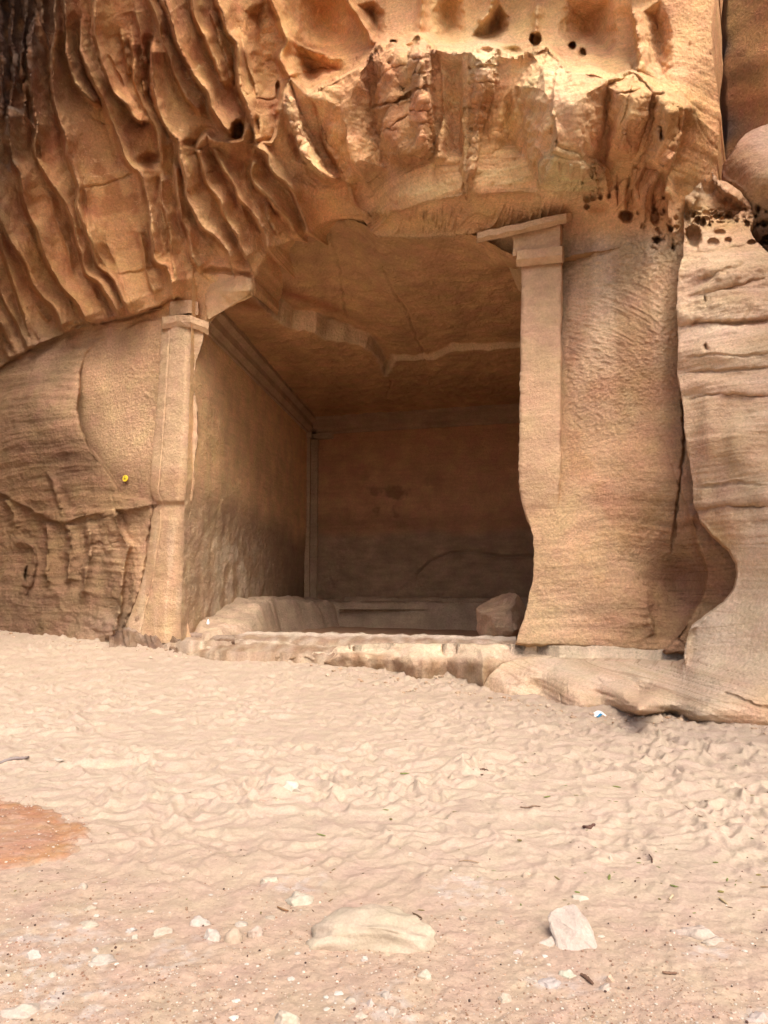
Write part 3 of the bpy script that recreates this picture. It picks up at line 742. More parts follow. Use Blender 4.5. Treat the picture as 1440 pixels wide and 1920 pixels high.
    hull([(*Dd, z0), (*Dd, z1), (*Cc, z1), (*Cc, z0)]); hull([(*B_, z0), (*B_, z1), (*Cc, z1), (*Cc, z0)])
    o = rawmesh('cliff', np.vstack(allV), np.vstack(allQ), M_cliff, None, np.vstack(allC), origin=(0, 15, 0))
    tag(o, kind='structure')
build_cliff()

# ------------------------------------------------------------------ right buttress with its toe, the ledge
def sheet(name, poly, dfun, cfun, mat, relief, lo=(0, 0), hi=(0, 0), step=1.8, wob=1.5, seed=300, skirt=((0.2, 1, 0), (0.3, 0.8)), smooth_poly=None):
    poly = np.array(poly, float)
    umin, vmin = poly.min(0); umax, vmax = poly.max(0)
    us = axis(max(umin, -6) - 4, min(umax, 1446) + 4, step, umin - 6, umax + 6)
    vs = axis(max(vmin, -6) - 4, min(vmax, 1926) + 4, step, vmin - 6, vmax + 6)
    U, V = np.meshgrid(us, vs)
    D, extra = dfun(U, V, us, vs)
    pl = roughen(poly, wob, seed)
    U2, V2, m = snap_to(pl, us, vs, U, V, None, reach=step * 0.75)
    uc = 0.25 * (U2[:-1, :-1] + U2[1:, :-1] + U2[1:, 1:] + U2[:-1, 1:]); vc = 0.25 * (V2[:-1, :-1] + V2[1:, :-1] + V2[1:, 1:] + V2[:-1, 1:])
    keep = pin(pl, uc, vc)
    G = P(U2, V2, D); Nn = gridnormals(G)
    h = relief(G[..., 0], G[..., 2], G[..., 1], U, V)
    edge = smooth(0, 5, pdist(pl, U, V, True)[0])
    G = G + Nn * (h * (0.3 + 0.7 * edge))[..., None]
    C = cfun(U, V, us, vs, G)
    Vt, Q, Ct = compact(G.reshape(-1, 3), quads(len(vs), len(us), keep), C.reshape(-1, 3))
    e = np.vstack([Q[:, [0, 1]], Q[:, [1, 2]], Q[:, [2, 3]], Q[:, [3, 0]]])
    key = np.sort(e, 1); kk = key[:, 0].astype(np.int64) * len(Vt) + key[:, 1]
    _, inv, cnt = np.unique(kk, return_inverse=True, return_counts=True)
    be = e[cnt[inv] == 1]; ob = np.unique(be); n0 = len(Vt)
    allV = [Vt]; allC = [Ct]; allQ = [Q]; mapa = -np.ones(len(Vt), int); mapa[ob] = ob; cur = Vt[ob].copy()
    for stp in skirt[1]:
        cur = cur + np.array(skirt[0]) * stp
        nm = -np.ones(len(Vt), int); nm[ob] = n0 + np.arange(len(ob)); n0 += len(ob)
        allV.append(cur.copy()); allC.append(Ct[ob]); allQ.append(np.stack([mapa[be[:, 1]], mapa[be[:, 0]], nm[be[:, 0]], nm[be[:, 1]]], -1)); mapa = nm
    return rawmesh(name, np.vstack(allV), np.vstack(allQ), mat, None, np.vstack(allC))

BUT = [(1286,262),(1304,258),(1318,266),(1336,300),(1344,335),(1366,345),(1390,362),(1408,385),(1412,410),(1406,430),(1420,455),(1440,472),(1700,520),(2400,600),(2400,1420),(1700,1395),(1440,1374),
       (1380,1370),(1300,1366),(1200,1362),(1100,1353),(1040,1342),(980,1329),(930,1316),(903,1306),(905,1288),(915,1272),(925,1258),(940,1246),(965,1238),(1000,1233),(1100,1238),(1200,1244),(1268,1250),(1281,1240),(1284,1215),(1290,1186),(1300,1172),(1330,1150),(1358,1130),(1376,1105),(1383,1080),(1382,1055),(1368,1030),
       (1340,1005),(1312,975),(1300,940),(1298,905),(1290,850),(1283,800),(1281,760),(1270,700),(1272,640),(1269,560),(1272,505),(1282,480),(1282,430),(1284,350)]
but_pts = [(1290,270,12.1),(1335,300,12.2),(1300,400,11.9),(1400,400,12.0),(1290,500,11.75),(1350,500,11.4),(1440,500,11.3),(1290,650,11.6),(1350,650,11.15),(1440,650,10.9),(1290,800,11.5),(1350,850,10.95),(1440,850,10.6),(1310,950,11.5),(1340,980,11.2),(1390,1060,10.85),(1440,1000,10.4),(1380,1120,10.75),(1320,1160,10.95),(1440,1150,10.1),
           (1285,1240,10.9),(1350,1250,10.25),(1440,1250,9.75),(1300,1350,9.6),(1440,1362,9.35),(1200,1343,9.85),(1700,500,10.6),(1700,900,9.6),(1700,1380,8.9),(2400,600,9.5),(2400,1400,8.2)]
def toe_z():   # the ledge part is set by heights: (u, v, z)
    q = [(903,1302,-.08),(980,1316,-.08),(1100,1336,-.08),(1200,1344,-.08),(930,1262,.28),(960,1242,.43),(1000,1233,.50),(1000,1255,.38),(1060,1240,.48),(1060,1270,.33),(1100,1238,.50),(1120,1265,.38),(1120,1300,.15),(1200,1244,.50),(1200,1270,.38),(1200,1300,.20),(1270,1250,.52),(1270,1290,.30),(1010,1290,.1)]
    return [(u, v, float(Dz(u, v, z))) for u, v, z in q]
def but_d(U, V, us, vs):
    D = coarse(lambda a, b: rbf(but_pts + toe_z(), a, b)[..., 0], us, vs, 10.0)[..., 0]
    RB = [([(1345,335),(1352,352),(1375,368),(1392,380)], .25, 3, 14, .1, .1), ([(1322,300),(1338,330),(1340,350)], .2, 3, 10, .1, .1),
          ([(1325,345),(1322,320),(1328,300)], .2, 3, 8, .1, .1), ([(1284,1245),(1287,1215),(1293,1186),(1310,1172)], .16, 3, 24, .1, .4),
          ([(1295,392),(1310,365),(1316,340)], .2, 4, 12, .1, .1)]
    D = D - ridge_field(RB, us, vs, U, V)
    vj = V + 8 * perlin(U / 90, V / 90, 93) + 0.05 * (U - 1350)
    jt = [468, 545, 606, 700, 742, 910, 955]
    for a_, b_ in zip(jt[:-1], jt[1:]):
        t_ = np.clip((vj - a_) / (b_ - a_), 0, 1); D = D - np.where((t_ > 0) & (t_ < 1), (.13 if b_ < 750 else .07) * np.sin(np.pi * t_) ** .7 * (0.7 + 0.6 * perlin(U / 70, V / 40, 94)), 0)
    D = D - .14 * perlin(U / 42, V / 160, 95) * smooth(690, 760, V) * smooth(1040, 960, V)
    g = [([(1290,607),(1330,604),(1380,606),(1445,600)], .14, 4), ([(1288,560),(1350,545),(1445,520)], .06, 5), ([(1290,700),(1360,695),(1445,690)], .06, 2.5), ([(1285,750),(1350,738),(1445,745)], .05, 2),
         ([(1300,475),(1350,470),(1410,460)], .05, 4), ([(1312,530),(1350,512),(1400,496)], .1, 7), ([(1285,672),(1340,664),(1400,668),(1445,662)], .04, 2), ([(1300,960),(1360,948),(1445,952)], .06, 3), ([(1300,915),(1380,905),(1445,912)], .05, 2.5),
         ([(1350,1298),(1380,1305),(1410,1320),(1445,1330)], .06, 2), ([(1120,1272),(1130,1285)], .05, 2), ([(1050,1300),(1053,1325)], .05, 1.6), ([(1100,1290),(1180,1318),(1300,1340)], .05, 3), ([(1150,1275),(1250,1305),(1400,1325)], .04, 3),
         ([(1320,645),(1324,655)], .14, 3)]
    D = D - groove(g, U, V, us, vs)
    holes = [(1308,412,5,8,.2),(1318,418,5,9,.25),(1331,423,4,4,.2),(1300,445,16,22,.35),(1337,455,11,8,.12),(1365,453,7,8,.12),(1348,435,12,5,.1),(1368,406,12,5,.2),(1363,374,10,9,.12),(1383,385,10,6,.12),(1390,392,14,5,.15),(1410,455,9,5,.15),
             (1300,402,4,5,.2),(1345,405,6,3,.15),(1380,415,6,5,.15),(1400,420,6,8,.2),(1368,400,3,2,.1),(1288,395,6,18,.25),(1322,560,3,6,.15)]
    for (u, v, ru, rv, dep) in holes:
        d = np.hypot((U - u) / ru, (V - v) / rv) + 0.15 * perlin(U / 7, V / 7, 92)
        D = D + dep * smooth(1.15, 0.6, d)
    x, y = U / 14.0, V / 9.0
    d1, d2 = worley(x, y, 16)
    hm = np.exp(-((U - 1345) / 70) ** 4) * np.exp(-((V - 405) / 16) ** 4)
    D = D + 0.09 * hm * smooth(0.12, 0.4, d2 - d1)
    return D, None
but_col = [(1300,330,.58,.42,.3),(1380,380,.6,.38,.24),(1350,410,.66,.46,.26),(1320,450,.62,.45,.31),(1350,520,.6,.44,.31),(1300,560,.64,.48,.34),(1400,560,.56,.40,.28),(1350,620,.66,.50,.37),(1340,720,.62,.45,.32),(1420,720,.64,.48,.35),(1350,830,.56,.39,.26),(1420,850,.6,.44,.3),
           (1330,900,.52,.37,.26),(1360,940,.50,.35,.24),(1430,950,.56,.41,.29),(1350,1000,.46,.29,.17),(1430,1040,.62,.47,.33),(1420,1150,.62,.48,.35),(1330,1200,.60,.485,.375),(1300,1280,.60,.485,.375),(1400,1260,.60,.47,.35),(1430,1340,.60,.42,.28),(1200,1320,.62,.45,.32),(1200,1260,.60,.485,.375),(1050,1245,.60,.485,.375),(960,1270,.64,.5,.37),(1050,1300,.64,.48,.35),(930,1295,.55,.4,.28)]
def but_c(U, V, us, vs, G):
    C = coarse(lambda a, b: idw(but_col, a, b), us, vs, 9.0)
    x, z = G[..., 0], G[..., 2]
    b = fbm(x * 0.5, (z + 0.3 * x * smooth(1150, 1250, V)) * 6, 4, 65)
    C = C * (1 + np.clip(b, -1, 1)[..., None] * np.array([.10, .15, .19]))
    C = C * np.array([1.05, 1.0, .93])
    jl = np.abs(perlin(x * 0.5 + 3, (z + 0.3 * x * smooth(1150, 1250, V)) * 8, 88)); jm = smooth(0.0, 0.3, perlin(x * 0.8, z * 0.8, 89))
    C = C * (1 - 0.33 * (np.exp(-(jl / 0.04) ** 2) * jm)[..., None] * np.array([.8, 1, 1.1]))
    ds = smooth(0.1, 0.5, perlin(x * 2.6, z * 0.5, 66)) * smooth(700, 780, V) * smooth(1010, 950, V)
    C = C * (1 - 0.22 * ds[..., None])
    return C
def but_r(x, z, y, U, V):
    zz = z + 0.35 * (x - 4) * smooth(1120, 1230, V) + 0.1 * perlin(x, z, 67)
    lay = fbm(x * 0.5, zz * 6, 4, 68, 0.6)
    top = smooth(470, 640, V)
    h = 0.016 * lay * (0.4 + 0.6 * smooth(470, 520, V)) + 0.025 * fbm(x * 1.4, z * 2, 5, 79) + 0.006 * perlin(x * 1.5, zz * 30, 69) + 0.03 * fbm(x * 3, z * 3, 4, 70) * (1 - 0.5 * top)
    h = h * (1 - 0.45 * smooth(1000, 1150, V))
    r = np.exp(-((V - 575) / 30) ** 4) + np.exp(-((V - 515) / 15) ** 4) * smooth(1300, 1320, U)
    h = h + r * 0.05 * np.abs(fbm(x * 4, z * 5, 4, 74))
    return h
o = sheet('rock_buttress', BUT, but_d, but_c, M_ledge, but_r, skirt=((0.42, 1, 0), (0.2, 0.5)), wob=2.0)
tag(o, 'pale banded sandstone buttress right of the chamber, spreading at its foot into a swirling ledge', 'rock buttress')

# middle ledge in front of the sill
MID = [(614,1249),(618,1236),(632,1222),(655,1212),(700,1206),(800,1205),(900,1208),(960,1206),(1010,1208),(1100,1212),(1200,1216),(1275,1222),(1290,1245),(1270,1262),(1100,1262),(1000,1262),(960,1290),(910,1300),(870,1284),(835,1270),(812,1278),(795,1284),(772,1278),(750,1272),(752,1264),(720,1260),(680,1258),(650,1254)]
mid_q = [(614,1250,.12),(680,1259,.08),(720,1261,.08),(750,1272,.02),(795,1285,-.05),(835,1271,.02),(870,1285,-.05),(910,1301,-.1),(632,1228,.38),(680,1232,.40),(750,1236,.42),(760,1246,.36),(800,1248,.36),(850,1244,.38),(900,1256,.33),(930,1250,.38),(660,1214,.50),(800,1207,.62),(960,1207,.68),(1010,1209,.67),
         (800,1225,.50),(900,1225,.54),(1000,1228,.53),(1100,1214,.64),(1200,1218,.62),(1275,1224,.62),(1100,1230,.53),(1270,1240,.53),(1000,1262,.30),(1200,1262,.35),(780,1258,.2),(700,1246,.22)]
def mid_d(U, V, us, vs):
    p = [(u, v, float(Dz(u, v, z))) for u, v, z in mid_q]
    D = coarse(lambda a, b: rbf(p, a, b)[..., 0], us, vs, 6.0)[..., 0]
    g = [([(756,1244),(750,1258),(752,1272)], .25, 4), ([(842,1240),(838,1254),(836,1272)], .12, 5), ([(930,1244),(912,1262),(906,1284)], .3, 5)]
    return D - groove(g, U, V, us, vs), None
mid_col = [(650,1215,.72,.61,.5),(800,1212,.62,.47,.34),(1000,1215,.6,.44,.31),(1150,1222,.6,.44,.3),(700,1235,.60,.485,.375),(680,1248,.56,.41,.29),(800,1240,.60,.485,.375),(780,1265,.52,.38,.26),(870,1265,.56,.41,.28),(1000,1240,.7,.56,.43),(1200,1240,.7,.58,.46),(900,1235,.60,.485,.375)]
def mid_c(U, V, us, vs, G):
    C = idw(mid_col, U, V)
    b = fbm(G[..., 0] * 4, G[..., 2] * 9, 4, 75)
    return C * (1 + np.clip(b, -1, 1)[..., None] * 0.10)
# ------------------------------------------------------------------ strips: low steps defined by front-to-back profiles along u
def strip(name, st, mat, col, label=None, cat=None, rough=0.02, n=160, seed=400, parent=None, cap=True, groovy=0.0, group=None):
    """st: list of (u, [(v, z), ...]) stations; profile runs from front foot over the top to the back"""
    us0 = np.array([s[0] for s in st], float); k = len(st[0][1])
    us = np.linspace(us0[0], us0[-1], n)
    vv = np.stack([np.interp(us, us0, [s[1][j][0] for s in st]) for j in range(k)], 1)
    zz = np.stack([np.interp(us, us0, [s[1][j][1] for s in st]) for j in range(k)], 1)
    wob = 1.3 * perlin(us / 23, us * 0 + seed, seed)[:, None]
    G = Pz(us[:, None] + 0 * vv, vv + wob * np.linspace(1, 0.2, k)[None], zz)
    sub = 7; rows = []
    for j in range(k - 1):
        for t in np.linspace(0, 1, sub, endpoint=False):
            rows.append(G[:, j] * (1 - t) + G[:, j + 1] * t)
    rows.append(G[:, -1]); G = np.stack(rows, 0)
    low_ = G[:1] + np.array([0, -0.04, -0.5]); G = np.concatenate([low_, G], 0)
    for _ in range(2):
        G[2:-1] = 0.5 * G[2:-1] + 0.25 * (G[1:-2] + G[3:])
    Nn = gridnormals(G); Nn = np.where(Nn[..., 2:3] < -0.3, -Nn, Nn)
    x, y, z = G[..., 0], G[..., 1], G[..., 2]
    h = rough * fbm(x * 3, z * 6 + y * 3, 4, seed + 1)
    if groovy: h = h - groovy * np.abs(perlin(x * 6 + z * 4, z * 1.5, seed + 2)) * (np.linspace(1, 0, G.shape[0])[:, None] ** 0.5)
    fade = np.minimum(1, np.minimum(np.arange(n), n - 1 - np.arange(n)) / 6.0)
    G = G + Nn * (h * fade)[..., None]
    m = G.shape[0]
    C = np.zeros(G.shape); C[:] = col
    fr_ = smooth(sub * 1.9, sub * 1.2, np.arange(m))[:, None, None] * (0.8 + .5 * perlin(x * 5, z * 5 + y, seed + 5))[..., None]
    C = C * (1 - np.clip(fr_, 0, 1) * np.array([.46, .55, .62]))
    C = C * (1 + 0.12 * fbm(x * 5, z * 8, 4, seed + 3))[..., None]
    back = G[-1] + np.array([0, 0.1, -0.6])
    G = np.concatenate([G, back[None]], 0); C = np.concatenate([C, C[-1:]], 0)
    V = G.reshape(-1, 3); Q = quads(m + 1, n)
    if cap:
        q = []
        for e in (0, n - 1):
            base = len(V); ctr = G[:, e].mean(0) + np.array([0, .1, -.2]); V = np.vstack([V, ctr]); C = np.vstack([C.reshape(-1, 3), [col]]) if True else C
            for j in range(m): q.append([j * n + e, (j + 1) * n + e, base, base])
        q = np.array(q)
        Q = np.vstack([Q, q]) if False else Q
        # triangles need their own array: turn everything to triangles
        T = np.vstack([Q[:, [0, 1, 2]], Q[:, [0, 2, 3]], q[:, :3]])
        o = rawmesh(name, V, T, mat, parent, C.reshape(-1, 3))
    else:
        o = rawmesh(name, V, Q, mat, parent, C.reshape(-1, 3))
    if label: tag(o, label, cat, group)
    return o
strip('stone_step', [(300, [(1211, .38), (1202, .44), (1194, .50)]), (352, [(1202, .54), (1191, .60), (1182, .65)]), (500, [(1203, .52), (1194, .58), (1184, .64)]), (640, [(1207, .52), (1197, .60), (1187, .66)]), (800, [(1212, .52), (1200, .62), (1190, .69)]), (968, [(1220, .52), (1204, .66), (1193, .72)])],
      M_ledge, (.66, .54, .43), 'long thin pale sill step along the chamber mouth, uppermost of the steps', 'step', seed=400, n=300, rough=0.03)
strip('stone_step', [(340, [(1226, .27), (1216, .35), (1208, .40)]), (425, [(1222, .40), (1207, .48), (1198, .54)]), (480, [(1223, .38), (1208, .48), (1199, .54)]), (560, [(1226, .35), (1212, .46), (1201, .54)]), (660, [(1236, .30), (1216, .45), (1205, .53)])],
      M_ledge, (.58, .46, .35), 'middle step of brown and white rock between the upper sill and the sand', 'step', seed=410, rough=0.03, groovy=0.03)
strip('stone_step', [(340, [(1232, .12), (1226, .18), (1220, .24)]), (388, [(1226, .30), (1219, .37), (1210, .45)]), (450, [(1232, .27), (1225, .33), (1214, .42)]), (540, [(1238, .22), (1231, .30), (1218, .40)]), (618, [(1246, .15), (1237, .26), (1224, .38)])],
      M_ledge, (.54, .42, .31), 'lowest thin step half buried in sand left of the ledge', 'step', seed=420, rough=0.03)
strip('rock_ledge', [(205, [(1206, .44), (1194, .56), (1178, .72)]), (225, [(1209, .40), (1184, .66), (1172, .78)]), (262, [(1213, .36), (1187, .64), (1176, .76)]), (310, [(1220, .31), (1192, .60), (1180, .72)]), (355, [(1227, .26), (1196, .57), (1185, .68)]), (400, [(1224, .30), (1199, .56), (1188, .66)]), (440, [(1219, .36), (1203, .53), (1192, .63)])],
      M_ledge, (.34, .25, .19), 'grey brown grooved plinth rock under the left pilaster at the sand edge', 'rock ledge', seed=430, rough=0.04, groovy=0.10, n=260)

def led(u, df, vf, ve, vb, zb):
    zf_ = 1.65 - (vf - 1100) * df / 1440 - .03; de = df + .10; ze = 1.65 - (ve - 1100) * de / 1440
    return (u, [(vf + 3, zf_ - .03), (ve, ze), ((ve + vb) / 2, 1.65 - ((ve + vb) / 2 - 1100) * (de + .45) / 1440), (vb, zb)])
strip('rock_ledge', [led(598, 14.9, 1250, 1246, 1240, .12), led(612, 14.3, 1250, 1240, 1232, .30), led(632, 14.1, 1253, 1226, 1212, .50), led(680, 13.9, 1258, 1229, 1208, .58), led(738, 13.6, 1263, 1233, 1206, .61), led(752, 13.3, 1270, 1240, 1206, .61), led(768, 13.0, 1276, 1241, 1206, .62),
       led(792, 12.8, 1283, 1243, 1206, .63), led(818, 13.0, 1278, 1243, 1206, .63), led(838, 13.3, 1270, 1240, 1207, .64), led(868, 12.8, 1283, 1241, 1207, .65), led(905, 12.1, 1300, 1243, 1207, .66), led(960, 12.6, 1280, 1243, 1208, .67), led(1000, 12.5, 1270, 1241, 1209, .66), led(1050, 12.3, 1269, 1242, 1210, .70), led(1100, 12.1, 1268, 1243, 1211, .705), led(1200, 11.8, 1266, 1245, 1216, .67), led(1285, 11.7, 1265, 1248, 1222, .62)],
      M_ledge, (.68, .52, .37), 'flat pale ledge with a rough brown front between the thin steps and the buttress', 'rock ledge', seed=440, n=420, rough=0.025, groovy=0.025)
# ------------------------------------------------------------------ the chamber
ZC = 8.05
def corner():
    D = float(Dz(580, 786, ZC)); p = P(580, 786, D); return np.array([p[0], p[1]])
CO = corner()
LF = np.array([(345 - 720) / F * 15.9 * 1.0, 15.9]); LF = np.array([P(346, 1110, 16.2)[0], 16.2])
pr = P(975, 760, float(Dz(975, 760, ZC))); CR = np.array([pr[0], pr[1]])
bd = (CR - CO) / np.linalg.norm(CR - CO); BR = CO + bd * (np.linalg.norm(CR - CO) + 1.6)
RF = np.array([3.1, 13.4])
CH = thing('rock_cut_chamber', 'large square rock cut hall open at the front between two carved pilasters', 'rock chamber', (0, 16, 0.3))
CH['_o'] = (0.0, 16.0, 0.3)
ch_lo, ch_hi = np.array([.50, .34, .22]), np.array([.47, .315, .195])
def wall(name, A, B, z0, z1, inward, nx, nz, colf, rel):
    s = np.linspace(0, 1, nx); z = np.linspace(z0, z1, nz)
    SS, ZZ = np.meshgrid(s, z)
    X = A[0] + (B[0] - A[0]) * SS; Y = A[1] + (B[1] - A[1]) * SS
    L = np.linalg.norm(np.array(B) - np.array(A)) * SS
    h = rel(L, ZZ)
    X = X + inward[0] * h; Y = Y + inward[1] * h
    C = colf(L, ZZ)
    return rawmesh(name, np.stack([X, Y, ZZ], -1).reshape(-1, 3), quads(nz, nx), M_inner, CH, C.reshape(-1, 3))
ld = (CO - LF) / np.linalg.norm(CO - LF); lin = np.array([ld[1], -ld[0]]); bin_ = np.array([bd[1], -bd[0]]) * 1.0
if bin_[1] > 0: bin_ = -bin_
def wl_rel(L, Z):
    low = smooth(4.3, 3.2, Z + 0.05 * L + 0.3 * perlin(L * 0.6, Z * 0.6, 101))
    return 0.015 * fbm(L * 1.2, Z * 1.2, 4, 102) - low * (0.05 + 0.02 * fbm(L * 3, Z * 3, 5, 103)) + 0.006 * fbm(L * 6, Z * 18, 3, 104)
def wl_col(L, Z):
    Z = Z + 0.35 * perlin(L * 0.5, Z * 0.5, 105)
    low = smooth(4.6, 3.4, Z + 0.05 * L)[..., None]
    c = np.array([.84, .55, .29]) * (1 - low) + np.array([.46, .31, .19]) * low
    pale = (smooth(3.3, 2.4, Z) * np.exp(-((L - 3.6) / 2.4) ** 2) * smooth(-0.4, 0.4, fbm(L * 1.5, Z * 1.5, 4, 106)))[..., None]
    c = c * (1 - 0.75 * pale) + np.array([.68, .54, .39]) * 0.75 * pale
    deep_low = (smooth(2.6, 1.2, Z) * smooth(5, 12, L))[..., None]  # left wall gets darker low down towards the inner corner
    return c * (1 - 0.35 * deep_low)
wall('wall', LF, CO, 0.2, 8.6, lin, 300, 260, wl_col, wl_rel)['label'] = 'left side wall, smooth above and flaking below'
def wb_rel(L, Z):
    low = smooth(3.75, 3.45, Z + 0.10 * perlin(L * 0.8, Z, 111))
    arch = np.zeros_like(L)
    d, s, t = pdist([(4.2, 2.1), (4.7, 2.55), (5.4, 2.85), (6.2, 2.9), (7.2, 2.7), (8.5, 2.7)], L, Z)
    return 0.015 * fbm(L * 1.1, Z * 1.1, 4, 112) - low * (0.07 + 0.04 * fbm(L * 2.5, Z * 3, 5, 113)) - 0.14 * np.exp(-(d / 0.05) ** 2) + 0.06 * smooth(0, 1.5, np.where(s < 0, 0, d)) * low
def wb_col(L, Z):
    low = smooth(3.8, 3.4, Z + 0.12 * perlin(L * 0.8, Z, 111))[..., None]
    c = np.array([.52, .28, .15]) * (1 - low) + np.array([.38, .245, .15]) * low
    st = smooth(0.1, 0.5, fbm(L * 1.1, Z * 1.1, 4, 114)) * np.exp(-((Z - 4.9) / 1.0) ** 2) * np.exp(-((L - 3.2) / 1.6) ** 2)
    c = c * (1 - 0.45 * st[..., None])
    b = 0.15 * fbm(L * 1.5, Z * 4, 4, 115)[..., None] * low
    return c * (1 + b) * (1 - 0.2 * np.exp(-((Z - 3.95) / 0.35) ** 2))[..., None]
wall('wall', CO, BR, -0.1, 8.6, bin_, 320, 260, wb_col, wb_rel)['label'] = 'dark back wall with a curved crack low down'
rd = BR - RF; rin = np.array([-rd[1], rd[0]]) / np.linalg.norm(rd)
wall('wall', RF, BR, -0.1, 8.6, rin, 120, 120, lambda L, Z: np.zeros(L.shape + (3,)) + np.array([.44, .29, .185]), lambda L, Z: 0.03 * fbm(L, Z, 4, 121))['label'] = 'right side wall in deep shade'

def build_ceiling():
    edge_px = [(455, 540), (473, 554), (509, 590), (549, 622), (592, 624), (613, 638), (650, 643), (687, 651), (714, 675), (723, 705), (738, 678), (810, 674), (850, 659), (960, 652), (1150, 640)]
    epts = []
    for u, v in edge_px:
        p = P(u, v, float(Dz(u, v, ZC))); epts.append((p[0], p[1]))
    a = np.linspace(-5.6, 8.2, 440); b = np.linspace(12.6, 33.2, 620)
    X, Y = np.meshgrid(a, b)
    Xw = X + 0.035 * fbm(X * 2.5, Y * 2.5, 3, 131); Yw = Y + 0.035 * fbm(X * 2.5, Y * 2.5, 3, 132)
    # "outer" side = viewer's side of the broken edge
    poly = [(-8, epts[0][1] - 0.6)] + epts + [(20, epts[-1][1]), (20, 5), (-8, 5)]
    ins = pin(poly, Xw, Yw); d = pdist(epts, Xw, Yw)[0]
    s = np.where(ins, d, -d)
    outer = smooth(-0.03, 0.05, s)
    lip = P([q[0] for q in HOLE[21:37]], [q[1] for q in HOLE[21:37]], Df(np.array([q[0] for q in HOLE[21:37]])))
    o_ = np.argsort(lip[:, 0]); zf = np.interp(X, lip[o_, 0], lip[o_, 2] + 0.05); ks = np.hanning(41); ks /= ks.sum(); zf[:] = np.convolve(np.pad(zf[0], 20, 'edge'), ks, 'valid')[None]
    back_ = Y - (14.5 - 0.504 * X)
    stp = 0.52 - 0.36 * smooth(-1.2, 0.6, X)
    zo = ZC + stp + 0.05 * fbm(X * 0.7, Y * 0.5, 4, 133) * smooth(0, 2, back_)
    zo = zo + (zf - zo) * (1 - smooth(0.0, 2.6, back_)) * (X > -3.0)
    zi = ZC + 0.02 * fbm(X * 0.8, Y * 0.6, 4, 134)
    bev = 0.12 * stp * np.exp(-np.abs(s) / 0.5) * (0.5 + perlin(X * 1.3, Y * 1.3, 137))
    Z = zo * outer + (zi + (1 - outer) * np.clip(bev, 0, 1)) * (1 - outer)
    Z = Z + 0.03 * fbm(X * 3, Y * 3, 5, 135) + 0.02 * np.abs(perlin(X * 2.2 + Y, Y * 5, 136)) * smooth(24, 18, Y)
    # cracks
    for pl in ([(800, 660), (760, 560), (700, 480), (650, 470)], [(735, 690), (725, 725)], [(650, 600), (640, 530), (610, 480)]):
        q = [tuple(P(u, v, float(Dz(u, v, ZC + .4)))[:2]) for u, v in pl]
        dd = pdist(q, Xw, Yw)[0]; Z = Z + 0.05 * np.exp(-(dd / 0.03) ** 2)
    c = np.zeros(X.shape + (3,)); c[:] = (.56, .33, .165)
    c = c * (1 + 0.16 * fbm(X * 0.9 + 3, Y * 0.35, 4, 138))[..., None]
    face = np.exp(-(s / 0.07) ** 2)[..., None]
    c = c * (1 - 0.8 * face) + np.array([.72, .53, .33]) * 0.8 * face
    red = np.exp(-((Y - 17.6 - 0.9 * (X + 2.4)) / 0.35) ** 2)[..., None] * smooth(-0.6, -1.4, X)[..., None]
    c = c * (1 - red * np.array([.25, .42, .45]))
    q = quads(len(b), len(a))
    # keep the patch behind the facade line only
    yc = 0.25 * (Y[:-1, :-1] + Y[1:, :-1] + Y[1:, 1:] + Y[:-1, 1:]); xc = 0.25 * (X[:-1, :-1] + X[1:, :-1] + X[1:, 1:] + X[:-1, 1:])
    keep = yc > (14.5 - 0.504 * xc) + 0.10
    q = quads(len(b), len(a), keep)
    Vt, Q, Ct = compact(np.stack([X, Y, Z], -1).reshape(-1, 3), q, c.reshape(-1, 3))
    o = rawmesh('ceiling', Vt, Q, M_inner, CH, Ct); o['label'] = 'ceiling with a broken stepped slab edge'
build_ceiling()

def build_floor():
    a = np.linspace(-5.5, 8.5, 260); b = np.linspace(13.0, 33, 320)
    X, Y = np.meshgrid(a, b)
    fac = 14.5 - 0.504 * X
    Z = 0.36 - 0.02 * (X + 1) - 0.008 * (Y - 20) + 0.02 * fbm(X, Y, 4, 141)
    Z = np.where(Y < fac + 1.0, Z + 0.0, Z)
    keep = (0.25 * (Y[:-1, :-1] + Y[1:, :-1] + Y[1:, 1:] + Y[:-1, 1:])) > (14.5 - 0.504 * 0.25 * (X[:-1, :-1] + X[1:, :-1] + X[1:, 1:] + X[:-1, 1:])) + 0.2
    Vt, Q, Ct = compact(np.stack([X, Y, Z], -1).reshape(-1, 3), quads(len(b), len(a), keep), np.tile([.40, .25, .155], (X.size, 1)))
    rawmesh('floor', Vt, Q, M_sand, CH, Ct)
build_floor()

def extrude_profile(name, A, B, inward, prof, mat, col, n=120, seed=500, rough=0.012):
    """prof: list of (offset from wall, z)"""
    s = np.linspace(0, 1, n); pr_ = []
    for i in range(len(prof) - 1):
        k = 3
        for t in np.linspace(0, 1, k, endpoint=False): pr_.append((prof[i][0] * (1 - t) + prof[i + 1][0] * t, prof[i][1] * (1 - t) + prof[i + 1][1] * t))
    pr_.append(prof[-1]); pr_ = np.array(pr_)
    L = np.linalg.norm(np.array(B) - np.array(A)) * s
    G = np.zeros((len(pr_), n, 3))
    for j, (o_, z) in enumerate(pr_):
        oo = o_ + rough * fbm(L * 2, L * 0 + z * 4, 3, seed)
        G[j, :, 0] = A[0] + (B[0] - A[0]) * s + inward[0] * oo; G[j, :, 1] = A[1] + (B[1] - A[1]) * s + inward[1] * oo
        G[j, :, 2] = z + rough * fbm(L * 2 + 9, L * 0 + z * 4, 3, seed + 1)
    c = np.tile(col, (G.shape[0] * G.shape[1], 1))
    return rawmesh(name, G.reshape(-1, 3), quads(len(pr_), n), mat, CH, c, sm=False)
